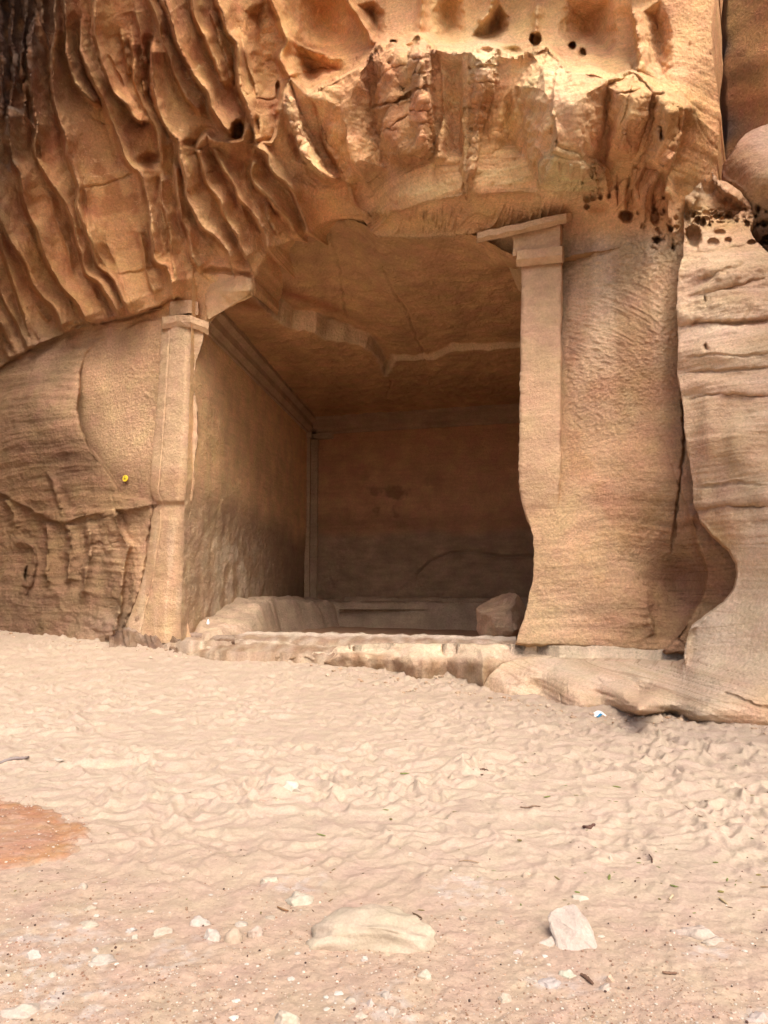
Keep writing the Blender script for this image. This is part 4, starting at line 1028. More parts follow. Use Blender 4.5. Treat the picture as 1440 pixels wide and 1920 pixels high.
corn = [(0.0, 7.42), (0.06, 7.44), (0.06, 7.52), (0.16, 7.60), (0.19, 7.62), (0.19, 7.82), (0.30, 7.90), (0.33, 7.92), (0.33, 8.12)]
extrude_profile('cornice', LF + ld * 0.5, CO, lin, corn, M_inner, (.54, .375, .235), 140, 500)
extrude_profile('cornice', CO, BR, bin_, [(a, b) for a, b in corn], M_inner, (.45, .295, .185), 140, 510)
# corner shaft
def box(name, pts_xy, z0, z1, mat, col, parent, n=30, rough=0.01, seed=520, taper=0.0):
    """vertical prism with lightly worn faces"""
    p = np.array(pts_xy, float); m = len(p); sub = 6
    ring = []
    for i in range(m):
        for t in np.linspace(0, 1, sub, endpoint=False): ring.append(p[i] * (1 - t) + p[(i + 1) % m] * t)
    ring = np.array(ring); zs = np.linspace(z0, z1, n); c0 = p.mean(0)
    V = []
    for z in zs:
        k = 1 + rough * 3 * perlin(np.arange(len(ring)) * 0.37, np.full(len(ring), z * 2.0), seed)
        q = c0 + (ring - c0) * k[:, None]
        V.append(np.column_stack([q, np.full(len(q), z)]))
    R_ = len(ring); V = np.array(V).reshape(-1, 3)
    i = np.arange(n * R_).reshape(n, R_)
    j = np.roll(i, -1, axis=1)
    Q = np.stack([i[:-1], j[:-1], j[1:], i[1:]], -1).reshape(-1, 4)
    T = np.vstack([Q[:, [0, 1, 2]], Q[:, [0, 2, 3]]])
    nb = len(V); V = np.vstack([V, [*c0, z0], [*c0, z1]])
    T = np.vstack([T, [[i[0, k], nb, i[0, (k + 1) % R_]] for k in range(R_)], [[i[-1, k], i[-1, (k + 1) % R_], nb + 1] for k in range(R_)]])
    return rawmesh(name, V, T, mat, parent, np.tile(col, (len(V), 1)), sm=False)
e0 = CO - ld * 0.42; e1 = CO + bd * 0.40
box('corner_shaft', [CO - lin * .1, e0 - lin * .05, e0 + lin * 0.13, CO + lin * 0.13 + bin_ * 0.13, e1 + bin_ * 0.13, e1], 1.0, 7.5, M_inner, (.50, .345, .22), CH, seed=521)
o = bpy.data.objects[-1] if False else None
e0b = CO - ld * 0.55; e1b = CO + bd * 1.0
box('corner_capital', [CO - lin * .1, e0b, e0b + lin * 0.2, CO + lin * 0.2 + bin_ * 0.2, e1b + bin_ * 0.16, e1b], 7.22, 7.44, M_inner, (.50, .345, .22), CH, seed=522, n=8)

# benches
def plan_bench(name, outline, zt, col, seed, z0=0.0, rough=0.05, label=None, e0=-.10, e1=.04):
    p = np.array(outline, float)
    x0, y0 = p.min(0) - .1; x1, y1 = p.max(0) + .1
    a = np.arange(x0, x1, 0.05); b = np.arange(y0, y1, 0.05)
    X, Y = np.meshgrid(a, b)
    Xw = X + 0.08 * perlin(X * 1.3, Y * 1.3, seed); Yw = Y + 0.08 * perlin(X * 1.3, Y * 1.3, seed + 1)
    d = pdist(p, Xw, Yw, True)[0] * np.where(pin(p, Xw, Yw), 1, -1)
    zt_ = zt(X, Y) if callable(zt) else zt
    Z = z0 + (zt_ - z0 + rough * fbm(X * 1.5, Y * 1.5, 4, seed + 2)) * smooth(e0, e1, d)
    C = np.tile(col, (X.size, 1)) * (1 + 0.12 * fbm(X * 2, Y * 2, 4, seed + 3)).reshape(-1, 1)
    o = rawmesh(name, np.stack([X, Y, Z], -1).reshape(-1, 3), quads(len(b), len(a)), M_inner, CH, C)
    if label: o['label'] = label
    return o
def wl(t): return LF + (CO - LF) * t
LL = np.linalg.norm(CO - LF)
f0 = wl(0.10); f1 = wl(0.30)
plan_bench('bench', [f0 - lin * .3, wl(1.0) - lin * .3, CO + np.array([1.6, -0.4]), CO + np.array([1.3, -2.6]), wl(0.45) + lin * 0.55, wl(0.3) + lin * 0.75, wl(0.16) + lin * 0.95, wl(0.06) + lin * 0.9, wl(0.0) + lin * 0.5],
           lambda X, Y: 1.40 - 0.016 * (Y - 17) - 0.65 * smooth(21.0, 16.2, Y) - 0.12 * smooth(0, 1.2, (X - (LF[0] + (Y - LF[1]) * ld[0] / ld[1]))), (.55, .40, .28), 600, z0=0.2, rough=0.09, e0=-.30, e1=.12, label='pale eroded bench along the left wall')
def wbk(t): return CO + bd * t
plan_bench('bench', [wbk(1.2) - bin_ * .3, wbk(9.8) - bin_ * .3, wbk(9.8) + bin_ * 1.9, wbk(5) + bin_ * 2.1, wbk(1.75) + bin_ * 2.5, wbk(1.7) + bin_ * 2.0], 1.13, (.46, .33, .22), 620, z0=0.1, rough=0.03, label='bench along the back wall with a squared left end')
plan_bench('bench_kerb', [wbk(1.6) - bin_ * .1, wbk(9) - bin_ * .1, wbk(9) + bin_ * .9, wbk(1.8) + bin_ * .9], 1.28, (.42, .29, .19), 630, z0=0.9, rough=0.03)

# ------------------------------------------------------------------ pilasters: stacked cross-sections with real depth
def loft(name, rows, mat, col, parent, sub=None, rough=0.012, seed=700, tool=0.0, closed=False, steps=2.2, label=None, across=10, sm=True, colf=None, wear=0.05):
    """rows: list of (v-or-list, [(u, D)...]) resampled densely; v may be a single number or one per point"""
    k = len(rows[0][1])
    vs0 = np.array([np.mean(r[0]) for r in rows]); n = max(6, int(abs(vs0[-1] - vs0[0]) / steps))
    t0 = np.linspace(0, 1, len(rows)); L = np.concatenate([[0], np.cumsum(np.abs(np.diff(vs0)) + 1e-3)]); L /= L[-1]
    t = np.linspace(0, 1, n)
    Vv = np.stack([np.interp(t, L, [(r[0][j] if hasattr(r[0], '__len__') else r[0]) for r in rows]) for j in range(k)], 1)
    Uu = np.stack([np.interp(t, L, [r[1][j][0] for r in rows]) for j in range(k)], 1)
    Dd = np.stack([np.interp(t, L, [r[1][j][1] for r in rows]) for j in range(k)], 1)
    G = P(Uu, Vv, Dd); cols = []
    for j in range(k - 1):
        for s in np.linspace(0, 1, across, endpoint=False): cols.append(G[:, j] * (1 - s) + G[:, j + 1] * s)
    cols.append(G[:, -1]); G = np.stack(cols, 1)
    Nn = gridnormals(G); x, y, z = G[..., 0], G[..., 1], G[..., 2]
    h = rough * fbm(x * 2 + y, z * 2, 5, seed)
    ed_ = np.zeros(G.shape[1]); ed_[::across] = 1; ed_ = np.convolve(ed_, [.5, 1, .5], 'same')
    h = h - wear * ed_[None] * np.clip(fbm(z * 3, x * 0 + z * 9 + np.arange(G.shape[1])[None] * .5, 4, seed + 7) + .25, 0, 1.2)
    if tool: h = h + tool * tool_marks(x + 0.7 * y, z, -0.2 + 0.2 * perlin(x, z, seed + 5), seed + 4)
    G = G + Nn * h[..., None]
    C = np.zeros(G.shape); C[:] = col
    if colf is not None: C = colf(G, C)
    C = C * (1 + 0.10 * fbm(x * 3, z * 5, 4, seed + 2))[..., None] * np.array([.95, .85, .74])
    o = rawmesh(name, G.reshape(-1, 3), quads(G.shape[0], G.shape[1]), mat, parent, C.reshape(-1, 3), sm=sm)
    if label: o['label'] = label
    return o
def lp(v, uL, uE, uM, uR, f=0.0):
    return (v, [(uL, Df(uL) + .7), (uL, Df(uL) + .02 - f), (uE, Df(uE) - .14 - f), (uE + 3, Df(uE) - .13 - f), (uE + 4, Df(uE) - .19 - f), (uM, Df(uM) - .26 - f), (uR, Df(uR) - .07 - f * .5), (uR + .5, Df(uR) + 1.2)])
rowsL = [lp(600, 305, 316, 352, 385), lp(640, 302, 315, 350, 381), lp(680, 300, 313, 348, 368), lp(720, 297, 311, 346, 363), lp(745, 296, 309, 344, 366), lp(770, 294, 307, 343, 370), lp(800, 291, 305, 341, 370), lp(860, 286, 300, 338, 366), lp(905, 282, 296, 335, 363),
         lp(925, 284, 297, 334, 361), lp(938, 289, 302, 334, 360), lp(946, 294, 306, 333, 359, -.12), lp(956, 289, 300, 330, 358, -.08), lp(975, 285, 300, 326, 355, -.02), lp(1010, 281, 296, 322, 352), lp(1050, 276, 290, 318, 346), lp(1090, 268, 284, 314, 346), lp(1120, 258, 276, 310, 347, .0), lp(1150, 246, 268, 306, 349, .03), lp(1170, 238, 264, 308, 353, .05), lp(1206, 228, 260, 312, 360, .08)]
def lcol(G, C):
    z = G[..., 2]; low = smooth(3.9, 3.5, z + 0.15 * perlin(G[..., 0] * 3, z * 3, 141))[..., None]
    top = smooth(3.95, 4.35, z + 0.12 * perlin(G[..., 0] * 3, z, 142))[..., None]
    c = np.array([.60, .45, .32]) * top + np.array([.46, .32, .21]) * (1 - top)
    c = c * (1 - low) + np.array([.50, .36, .245]) * low
    w = (smooth(0.0, 0.4, perlin(G[..., 0] * 4, z * 0.8, 143)) * smooth(3.4, 2.6, z))[..., None]
    return c * (1 - .35 * w) + np.array([.66, .55, .44]) * .35 * w
PL = loft('pilaster', rowsL, M_dress, (.6, .44, .3), CH, rough=0.022, seed=700, tool=0.008, wear=0.015, label='left pilaster, worn thin at its foot', colf=lcol)
PL['_o'] = CH['_o']
def sub(o, parent):
    return o
def capband(name, v0, v1, us_, dtop, dbot, parent, col, seed, tilt=(0, 0, 0, 0, 0, 0)):
    """a moulding band: us_ list of (u, D), v0 top, v1 bottom, dtop/dbot extra projection"""
    k = len(us_)
    def row(v, d, sh=0): return ([v + tilt[min(j, len(tilt) - 1)] for j in range(k)], [(u + (sh if j >= k // 2 else -sh), D - d) for j, (u, D) in enumerate(us_)])
    vm = v0 + (v1 - v0) * 0.55
    rows = [row(v0 + .01, -0.5), row(v0, dtop), row(vm, dtop), row(v1, dbot), row(v1 + .01, -0.5)]
    # spread rows by index, not by v, so the flat top and underside survive
    G = []
    for vv, pts in rows:
        G.append(P([p[0] for p in pts], vv, [p[1] for p in pts]))
    G = np.array(G); out = []
    for j in range(k - 1):
        for s in np.linspace(0, 1, 18, endpoint=False): out.append(G[:, j] * (1 - s) + G[:, j + 1] * s)
    out.append(G[:, -1]); G = np.stack(out, 1)
    rr2 = []
    for i in range(len(G) - 1):
        for s in np.linspace(0, 1, 8, endpoint=False): rr2.append(G[i] * (1 - s) + G[i + 1] * s)
    rr2.append(G[-1]); G = np.array(rr2)
    G = G + 0.016 * np.stack([fbm(G[..., 0] * 4, G[..., 2] * 6, 4, seed), fbm(G[..., 0] * 4 + 9, G[..., 2] * 6, 4, seed), fbm(G[..., 0] * 4, G[..., 1] * 5, 4, seed + 1)], -1)
    return rawmesh(name, G.reshape(-1, 3), quads(G.shape[0], G.shape[1]), M_dress, parent, np.tile(np.array(col) * [.97, .87, .77], (G.shape[0] * G.shape[1], 1)), sm=False)
class _P:  # capitals are sub-parts of their pilaster; the pilaster's own origin is the chamber's
    pass
capL = capband('capital', 591, 613, [(303, Df(303) + .3), (304, Df(304) - .10), (330, Df(330) - .14), (356, Df(356) - .30), (391, Df(391) + .02), (394, Df(394) + 1.0)], .16, .06, PL, (.62, .46, .31), 720, tilt=(6, 4, 0, 0, 14, 10))
capL2 = capband('capital_block', 566, 591, [(318, Df(318) + .3), (320, Df(320) + .02), (352, Df(352) - .12), (372, Df(372) - .05), (376, Df(376) + .9)], .05, .05, PL, (.60, .44, .30), 725, tilt=(2, 0, -4, 0, 4))

def rp(v, uL, uR, d=.07): return (v, [(uL + 1.5, Df(uL) + 1.3), (uL, Df(uL) - d), (uR, Df(uR) - d), (uR + 2.5, Df(uR) + .16)])
rowsR = [rp(490, 978, 1052), rp(560, 978, 1052), rp(640, 977, 1051), rp(700, 976, 1051), rp(800, 974, 1050), rp(870, 973, 1050, .06), rp(900, 973, 1049, .03), rp(925, 975, 1047, -.01), rp(945, 979, 1045, -.06), rp(965, 985, 1040, -.14), rp(985, 992, 1030, -.3)]
PR = loft('pilaster', rowsR, M_dress, (.60, .44, .31), CH, rough=0.022, seed=740, tool=0.008, wear=0.02, label='right pilaster, broken off below mid height')
PR['_o'] = CH['_o']
capband('capital', 464, 494, [(968, Df(968) + 1.0), (969, Df(969) - .13), (1054, Df(1054) - .13), (1058, Df(1058) + .15)], .16, .04, PR, (.60, .44, .29), 750, tilt=(6, 6, -2, -2))
capband('capital_block', 430, 476, [(961, Df(961) + 1.0), (962, Df(962) - .10), (1050, Df(1050) - .10), (1054, Df(1054) + .15)], .06, .02, PR, (.60, .44, .30), 755, tilt=(4, 4, -12, -12))
capband('architrave', 436, 455, [(893, Df(893) + .9), (895, Df(895) - .18), (960, Df(960) - .19), (1062, Df(1062) - .16), (1072, Df(1072) + .15)], .22, .10, PR, (.63, .47, .32), 760, tilt=(0, 0, -14, -37, -38))
loft('architrave', [([512, 512, 514, 520, 522, 522], [(378, Df(378) + .35), (380, Df(380) + .02), (425, Df(425) - .20), (470, Df(470) - .16), (476, Df(476) + .12), (482, Df(482) + 1.6)]),
                    ([542, 542, 546, 546, 546, 546], [(380, Df(380) + .35), (381, Df(381) + .0), (425, Df(425) - .24), (470, Df(470) - .20), (476, Df(476) + .02), (486, Df(486) + 1.6)]),
                    ([596, 598, 578, 553, 556, 560], [(386, Df(386) + .35), (394, Df(394) + .1), (425, Df(425) + .0), (470, Df(470) - .04), (476, Df(476) + .10), (486, Df(486) + 1.6)])],
     M_dress, (.74, .53, .34), CH, rough=0.05, seed=770, label='broken end of the entablature over the left pilaster', steps=2.5)

# ------------------------------------------------------------------ far right: dark back rock and hanging boulder
def far_d(U, V, us, vs):
    D = 14.6 - (U - 1345) * 0.012 + 0.0 * V
    D = D + 1.6 * smooth(1362, 1346, U) 
    return D, None
FAR = [(1250, -700), (2200, -700), (2200, 700), (1290, 700), (1270, 400), (1262, 100)]
far_col = [(1350, 100, .14, .09, .07), (1350, 250, .14, .09, .07), (1375, 120, .52, .24, .10), (1400, 60, .70, .36, .15), (1395, 180, .42, .17, .07), (1440, 30, .58, .27, .12), (1440, 110, .72, .37, .16), (1380, 280, .30, .13, .06), (1300, 250, .42, .27, .14)]
o = sheet('rock_outcrop', FAR, far_d, lambda U, V, us, vs, G: idw(far_col, U, V) * (1 + .15 * fbm(U / 60, V / 20, 4, 801))[..., None], M_cliff,
          lambda x, z, y, U, V: 0.10 * fbm(x * .5, z * .6 + .4 * x, 3, 802), wob=2, seed=320, step=3.0)
tag(o, 'dark red brown rock wall behind the crevice at the top right', 'rock outcrop')

def rock_blob(name, ctr, rad, mat, col, seed=0, noise=0.18, facets=6, sub=4, flat=0.0, rot=0.0, parent=None, fine=0.0, tilt=(0, 0)):
    import bmesh
    bm = bmesh.new(); bmesh.ops.create_icosphere(bm, subdivisions=sub, radius=1.0)
    V = np.array([v.co[:] for v in bm.verts]); T = np.array([[v.index for v in f.verts] for f in bm.faces]); bm.free()
    r = np.random.RandomState(seed)
    V0 = V.copy()
    for _ in range(facets):
        n = r.normal(size=3); n[2] *= 0.8; n /= np.linalg.norm(n); c = r.uniform(0.55, 0.85)
        d = V @ n - c; V = V - np.outer(np.maximum(d, 0) * 0.92, n)
    nn = V0
    k = 1 + noise * (perlin(nn[:, 0] * 1.3 + seed, nn[:, 1] * 1.3 + nn[:, 2] * 1.7, seed % 50) + 0.4 * perlin(nn[:, 0] * 3.3, nn[:, 1] * 3.3 + nn[:, 2] * 4.1, seed % 50 + 1)) + fine * perlin(nn[:, 0] * 9, nn[:, 1] * 9 + nn[:, 2] * 8, seed % 50 + 2)
    V = V * k[:, None] * np.array(rad)
    R1 = np.array(Matrix.Rotation(tilt[0], 3, 'X') @ Matrix.Rotation(tilt[1], 3, 'Y'))
    R2 = np.array(Matrix.Rotation(rot, 3, 'Z'))
    V = V @ R1.T @ R2.T
    V = V + np.array(ctr)
    C = np.tile(col, (len(V), 1)) * (1 + 0.10 * perlin(V0[:, 0] * 3, V0[:, 2] * 4 + V0[:, 1], 9))[:, None]
    return rawmesh(name, V, T, mat, parent, C)

BO = [(1352,318),(1362,300),(1374,288),(1385,265),(1398,252),(1408,246),(1440,232),(1700,140),(2100,100),(2100,640),(1700,560),(1460,478),(1440,472),(1425,445),(1413,420),(1412,395),(1408,380),(1398,360),(1378,345),(1356,335)]
bo_pts = [(1355,325,12.6),(1400,260,12.4),(1440,240,12.3),(1400,300,11.9),(1440,330,11.5),(1410,380,12.0),(1440,420,12.3),(1440,470,12.6),(1420,430,12.4),(1700,140,11.5),(1700,350,10.5),(1700,560,11.5),(2100,300,9.5),(2100,640,10.5)]
def bo_d(U, V, us, vs):
    D = coarse(lambda a, b: rbf(bo_pts, a, b)[..., 0], us, vs, 10.0)[..., 0]
    for (u, v, ru, rv, dep) in [(1422,392,6,9,.3),(1432,418,8,8,.3),(1420,420,5,6,.25),(1440,450,12,9,.4),(1418,405,4,5,.2),(1436,395,5,6,.15)]:
        D = D + dep * smooth(1.15, .6, np.hypot((U - u) / ru, (V - v) / rv))
    return D, None
bo_col = [(1400,300,.48,.29,.18),(1430,260,.58,.39,.28),(1370,320,.36,.2,.12),(1440,350,.52,.34,.2),(1430,400,.6,.44,.3),(1440,450,.3,.18,.12),(1700,300,.5,.32,.2)]
o = sheet('boulder', BO, bo_d, lambda U, V, us, vs, G: idw(bo_col, U, V) * (1 + .1 * fbm(U / 30, V / 30, 4, 811))[..., None], M_cliff,
          lambda x, z, y, U, V: 0.05 * fbm(x * 1.5, z * 1.5, 5, 812), wob=2, seed=330, skirt=((0.1, 1, 0), (0.3, 0.8)))
tag(o, 'large orange brown boulder leaning in from the right edge above the buttress', 'boulder')

# boulder inside the chamber beside the right pilaster
p = P(943, 1196, 18.0)
o = rock_blob('boulder', (p[0] + .08, 18.3, 0.78), (0.66, 0.75, 0.78), M_inner, (.56, .37, .24), 21, .12, 7, 5, tilt=(0.15, -0.28), fine=0.02)
tag(o, 'pinkish boulder inside the chamber leaning against the right pilaster foot', 'boulder')

# ------------------------------------------------------------------ loose stones on the sand
PALE = (.43, .37, .315); TAN = (.36, .28, .215); PINK = (.62, .46, .36)
def stone(u0, u1, v0, v1, label, col=PALE, seed=1, depth=0.7, sunk=0.35, noise=0.16, facets=6, sub=4, rot=0.0, tilt=(0, 0), name='stone', cat='stone', fine=0.045, hk=1.0):
    uc = 0.5 * (u0 + u1); vb = v1
    g = ground_pt(uc, vb); D = g[1]
    w = (u1 - u0) / F * D / 2
    hh = (v1 - v0) / F * D * 0.78 * hk
    ry = w * depth
    c = (g[0], D + ry * 0.8, g[2] - hh * sunk * 0.6)
    rv = np.random.RandomState(seed); col = tuple(np.array(col) * rv.uniform(.78, 1.02) * np.array([1, rv.uniform(.94, 1.0), rv.uniform(.86, .98)]))
    if facets and facets < 9: facets += 5
    col = tuple(np.array(col) * min(1, .40 / col[0])) if D < 5.5 and (u1 - u0) < 200 else col
    o = rock_blob(name, c, (w, ry, hh * (1 - sunk * .15)), M_stone, col, seed, noise * 1.3, facets, sub, rot=rot, tilt=tilt, fine=fine)
    return tag(o, label, cat)
stone(582, 838, 1697, 1788, 'large flat tan rock lying in the middle foreground', (.46, .375, .31), 5, .55, .25, .13, 6, 5, tilt=(0.05, 0.05), fine=0.012)
def hull_rock(px0, v1, parts, label, col, seed):
    import bmesh
    g = ground_pt(px0, v1); D = g[1]; k = D / F
    Vs = []; Ts = []; n0 = 0
    for pts in parts:
        bm = bmesh.new()
        for (a, b, c) in pts: bm.verts.new((a * k, c * k, b * k * .86))
        r = bmesh.ops.convex_hull(bm, input=bm.verts)
        junk = [v for v in r['geom_interior'] if isinstance(v, bmesh.types.BMVert)]
        if junk: bmesh.ops.delete(bm, geom=junk, context='VERTS')
        bmesh.ops.triangulate(bm, faces=bm.faces)
        bmesh.ops.bevel(bm, geom=list(bm.edges), offset=0.006, segments=1, affect='EDGES')
        bmesh.ops.triangulate(bm, faces=bm.faces)
        bmesh.ops.subdivide_edges(bm, edges=bm.edges, cuts=4, use_grid_fill=True)
        bmesh.ops.triangulate(bm, faces=bm.faces)
        bm.verts.index_update()
        V = np.array([v.co[:] for v in bm.verts]); T = np.array([[v.index for v in f.verts] for f in bm.faces]) + n0; bm.free()
        n = V - V.mean(0); n /= np.linalg.norm(n, axis=1, keepdims=True) + 1e-9
        V = V + n * (.010 * fbm(V[:, 0] * 16 + V[:, 1] * 9, V[:, 2] * 16, 4, seed))[:, None]
        Vs.append(V); Ts.append(T); n0 += len(V)
    V = np.vstack(Vs) + g - np.array([0, 0, .01])
    C = np.tile(col, (len(V), 1)) * (1 + .10 * fbm(V[:, 0] * 9, V[:, 2] * 14, 3, seed + 1))[:, None]
    return tag(rawmesh('stone', V, np.vstack(Ts), M_stone, None, C, sm=False), label, 'stone')
hull_rock(1000, 1770, [[(0, -6, 0), (8, 4, 3), (36, 18, 10), (60, 22, 30), (70, -8, -12), (60, -8, 60), (30, -6, 40), (15, -12, -28), (75, -12, -30)],
                       [(34, 22, 20), (36, 48, 34), (56, 60, 40), (84, 74, 34), (97, 46, 6), (110, 26, 10), (117, 4, 6), (100, -8, -14), (66, -8, -16), (78, 34, -14), (48, 2, 6), (110, -8, 80), (50, -8, 80), (98, 30, 50), (40, -12, -34), (116, -12, -32), (122, -8, 10)]],
          'angular pointed pale rock standing out of the gravel right of the large tan rock', (.42, .34, .285), 12)
stone(1275, 1378, 1722, 1762, 'long curved pale slab half buried near the right edge', (.68, .56, .46), 18, .45, .4, .18, 7, 4, tilt=(0, 0.22), rot=-0.35)
stone(418, 452, 1741, 1769, 'small round tan pebble like a ball', (.62, .49, .38), 22, .95, .1, .05, 0, 4, fine=0.0)
stone(464, 493, 1735, 1759, 'small angular pinkish stone right of the ball shaped pebble', (.64, .5, .41), 23, .8, .2, .2, 8)
stone(348, 400, 1716, 1737, 'flat white stone above the ball shaped pebble', PALE, 24, .7, .45)
stone(276, 324, 1734, 1757, 'long white stone pointing up right, left of the ball shaped pebble', PALE, 25, .5, .45, rot=0.4)
stone(374, 414, 1738, 1764, 'broad whitish stone half sunk directly left of the ball shaped pebble', (.70, .62, .53), 26, .8, .5)
stone(432, 470, 1726, 1738, 'thin white flake just above the ball shaped pebble', PALE, 27, .6, .45)
stone(522, 590, 1667, 1700, 'grey white rock sunk in the gravel behind the large tan rock, to its left', (.68, .6, .52), 28, .8, .55)
stone(484, 520, 1641, 1653, 'thin white stone flush with the gravel, farthest back above the grey white sunken rock', PALE, 29, .8, .55)
stone(526, 561, 1459, 1483, 'lone white stone on the trampled sand', (.50, .45, .38), 30, .8, .3, facets=9)
stone(504, 560, 1890, 1924, 'pale pointed rock at the bottom edge left of centre', (.68, .56, .46), 31, .7, .3)
stone(-10, 82, 1876, 1908, 'large flat white stone in the bottom left corner', (.45, .39, .33), 32, .6, .5)
stone(142, 162, 1654, 1667, 'small round white stone alone below the red gravel', PALE, 33, .8, .3)
stone(150, 178, 1698, 1708, 'small white stone below the lone round white one', PALE, 34, .8, .4)
stone(138, 180, 1726, 1743, 'flat white stone, lower of two below the lone round white one', PALE, 35, .8, .5)
stone(232, 254, 1737, 1748, 'small bright white chip, left of the long white stone', (.5, .46, .41), 36, .8, .3)
stone(243, 257, 1750, 1761, 'tiny white chip right under the bright white chip', (.5, .46, .41), 37, .8, .3)
stone(154, 214, 1789, 1812, 'broad white stone sunk in the chalky patch at left', PALE, 38, .8, .6)
stone(162, 188, 1776, 1787, 'small white stone above the broad sunken white stone', PALE, 39, .8, .5)
stone(28, 44, 1752, 1765, 'small squarish white stone in the chalky patch near the left edge', PALE, 40, .8, .3)
stone(38, 72, 1772, 1800, 'rough whitish stone under the squarish white one near the left edge', (.68, .61, .54), 41, .8, .6)
stone(84, 104, 1822, 1834, 'small white stone low in the left chalky patch', PALE, 42, .8, .4)
stone(490, 518, 1714, 1725, 'small white stone left of the large tan rock', PALE, 43, .8, .5)
stone(676, 690, 1791, 1802, 'tiny round white pebble in front of the large tan rock', (.64, .58, .51), 44, .9, .1, facets=2)
stone(782, 810, 1817, 1838, 'round sunken white stone below the right end of the large tan rock', PALE, 45, .9, .4)
stone(860, 876, 1714, 1726, 'small grey white stone between the large tan and the pointed rock', PALE, 46, .8, .3)
stone(932, 950, 1724, 1734, 'small white chip left of the pointed rock', PALE, 47, .8, .3)
stone(1048, 1092, 1818, 1836, 'white elongated stone below the pointed rock', (.62, .57, .5), 48, .6, .3, rot=-0.15)
stone(1004, 1056, 1826, 1852, 'broad whitish rock left of the white elongated stone', (.70, .63, .56), 49, .8, .55)
stone(1136, 1156, 1824, 1842, 'small brownish angular stone below the pointed rock, right of the bark chip', (.55, .4, .31), 50, .8, .2, facets=8)
stone(1124, 1150, 1835, 1858, 'small split white stone touching the brownish angular stone', PALE, 51, .8, .4)
stone(936, 962, 1858, 1882, 'pale pointed stone left of and below the broad whitish rock', (.7, .6, .5), 52, .8, .3)
stone(1069, 1108, 1676, 1688, 'thin curved white stone behind the pointed rock', (.6, .53, .45), 53, .4, .4, rot=-0.3)
stone(1140, 1150, 1601, 1614, 'small white stone standing up in the sand behind the pointed rock', (.48, .43, .37), 54, .8, .2)
stone(758, 782, 1596, 1604, 'small flat white stone in the sand near the picture middle', (.48, .43, .37), 55, .8, .4)
stone(976, 998, 1632, 1645, 'small tan pebble at the edge of the trampled sand', TAN, 56, .8, .2)
stone(930, 952, 1658, 1678, 'upright whitish stone in the chalky patch at centre right', PALE, 57, .7, .4)
stone(852, 892, 1642, 1652, 'thin white stone at the back of the chalky patch at centre right', PALE, 58, .5, .5)
stone(960, 984, 1782, 1790, 'small white flake near the left foot of the pointed rock', PALE, 59, .8, .4)
stone(640, 672, 1868, 1884, 'white stone at the left of the pebble cluster at the bottom', PALE, 60, .8, .4)
stone(684, 706, 1872, 1890, 'round white pebble in the middle of the bottom cluster', PALE, 61, .9, .3, facets=3)
stone(712, 740, 1858, 1874, 'white pebble at the top right of the bottom cluster', PALE, 62, .8, .4)
stone(664, 690, 1896, 1912, 'white pebble low in the bottom cluster', PALE, 63, .8, .4)
stone(722, 752, 1886, 1906, 'broad white pebble at the right of the bottom cluster', PALE, 64, .8, .4)
stone(1404, 1446, 1890, 1918, 'chalky white rock in the bottom right corner', (.6, .53, .48), 65, .8, .5)
stone(1316, 1372, 1752, 1772, 'white chalky stone under the long curved slab', PALE, 66, .6, .5)
stone(94, 116, 1421, 1427, 'flat pale stone on the sand far left beyond the red gravel', PALE, 67, .8, .3)
stone(478, 512, 1488, 1504, 'low reddish rock sunk in the sand left of centre', (.55, .38, .29), 68, .8, .6)
stone(512, 528, 1494, 1502, 'small reddish rock right of the low reddish rock', (.58, .40, .3), 69, .8, .5)
stone(822, 834, 1240, 1246, 'tiny pale stone on the ledge', (.7, .6, .5), 70, .8, .3) if False else None

# ------------------------------------------------------------------ sticks, bark, feather
def stick(u_v, r, label, col, name='twig', cat='twig', lift=0.008):
    pts = [ground_pt(u, v) + np.array([0, 0, lift]) for u, v in u_v]
    pts = spline(pts, 5) if len(pts) > 2 else np.array([pts[0] + (pts[1] - pts[0]) * t for t in np.linspace(0, 1, 5)])
    V = []; k = 6; n = len(pts)
    for i, q in enumerate(pts):
        t = pts[min(i + 1, n - 1)] - pts[max(i - 1, 0)]; t /= np.linalg.norm(t)
        a = np.cross(t, [0, 0, 1.0]); a /= np.linalg.norm(a) + 1e-9; b = np.cross(a, t)
        rr_ = r * (0.45 + 0.55 * math.sin(math.pi * (0.1 + 0.8 * i / (n - 1)))) * (1 + .2 * math.sin(i * 2.3))
        for j in range(k):
            an = 2 * math.pi * j / k; V.append(q + a * rr_ * math.cos(an) + b * rr_ * math.sin(an))
    V = np.array(V); i = np.arange(n * k).reshape(n, k); j = np.roll(i, -1, 1)
    Q = np.stack([i[:-1], j[:-1], j[1:], i[1:]], -1).reshape(-1, 4)
    T = np.vstack([Q[:, [0, 1, 2]], Q[:, [0, 2, 3]], [[0, x, x + 1] for x in range(1, k - 1)], [[i[-1, 0], i[-1, x], i[-1, x + 1]] for x in range(1, k - 1)]])
    o = rawmesh(name, V, T, M_stone, None, np.tile(col, (len(V), 1)))
    return tag(o, label, cat)
BR_ = (.09, .05, .035)
stick([(887, 1444), (896, 1445), (904, 1455), (909, 1445), (915, 1446)], .006, 'thin dark twig bent into a V on the trampled sand', BR_)
stick([(897, 1445), (909, 1443)], .009, 'short thick twig lying across the bent V twig', BR_)
stick([(975, 1515), (990, 1516), (1000, 1513), (1013, 1514)], .006, 'thin straight twig right of centre in the trampled sand', (.2, .13, .09))
stick([(1094, 1552), (1104, 1554), (1115, 1548)], .014, 'curled dark brown piece of bark in the trampled sand', (.11, .06, .045), 'bark_piece', 'bark')
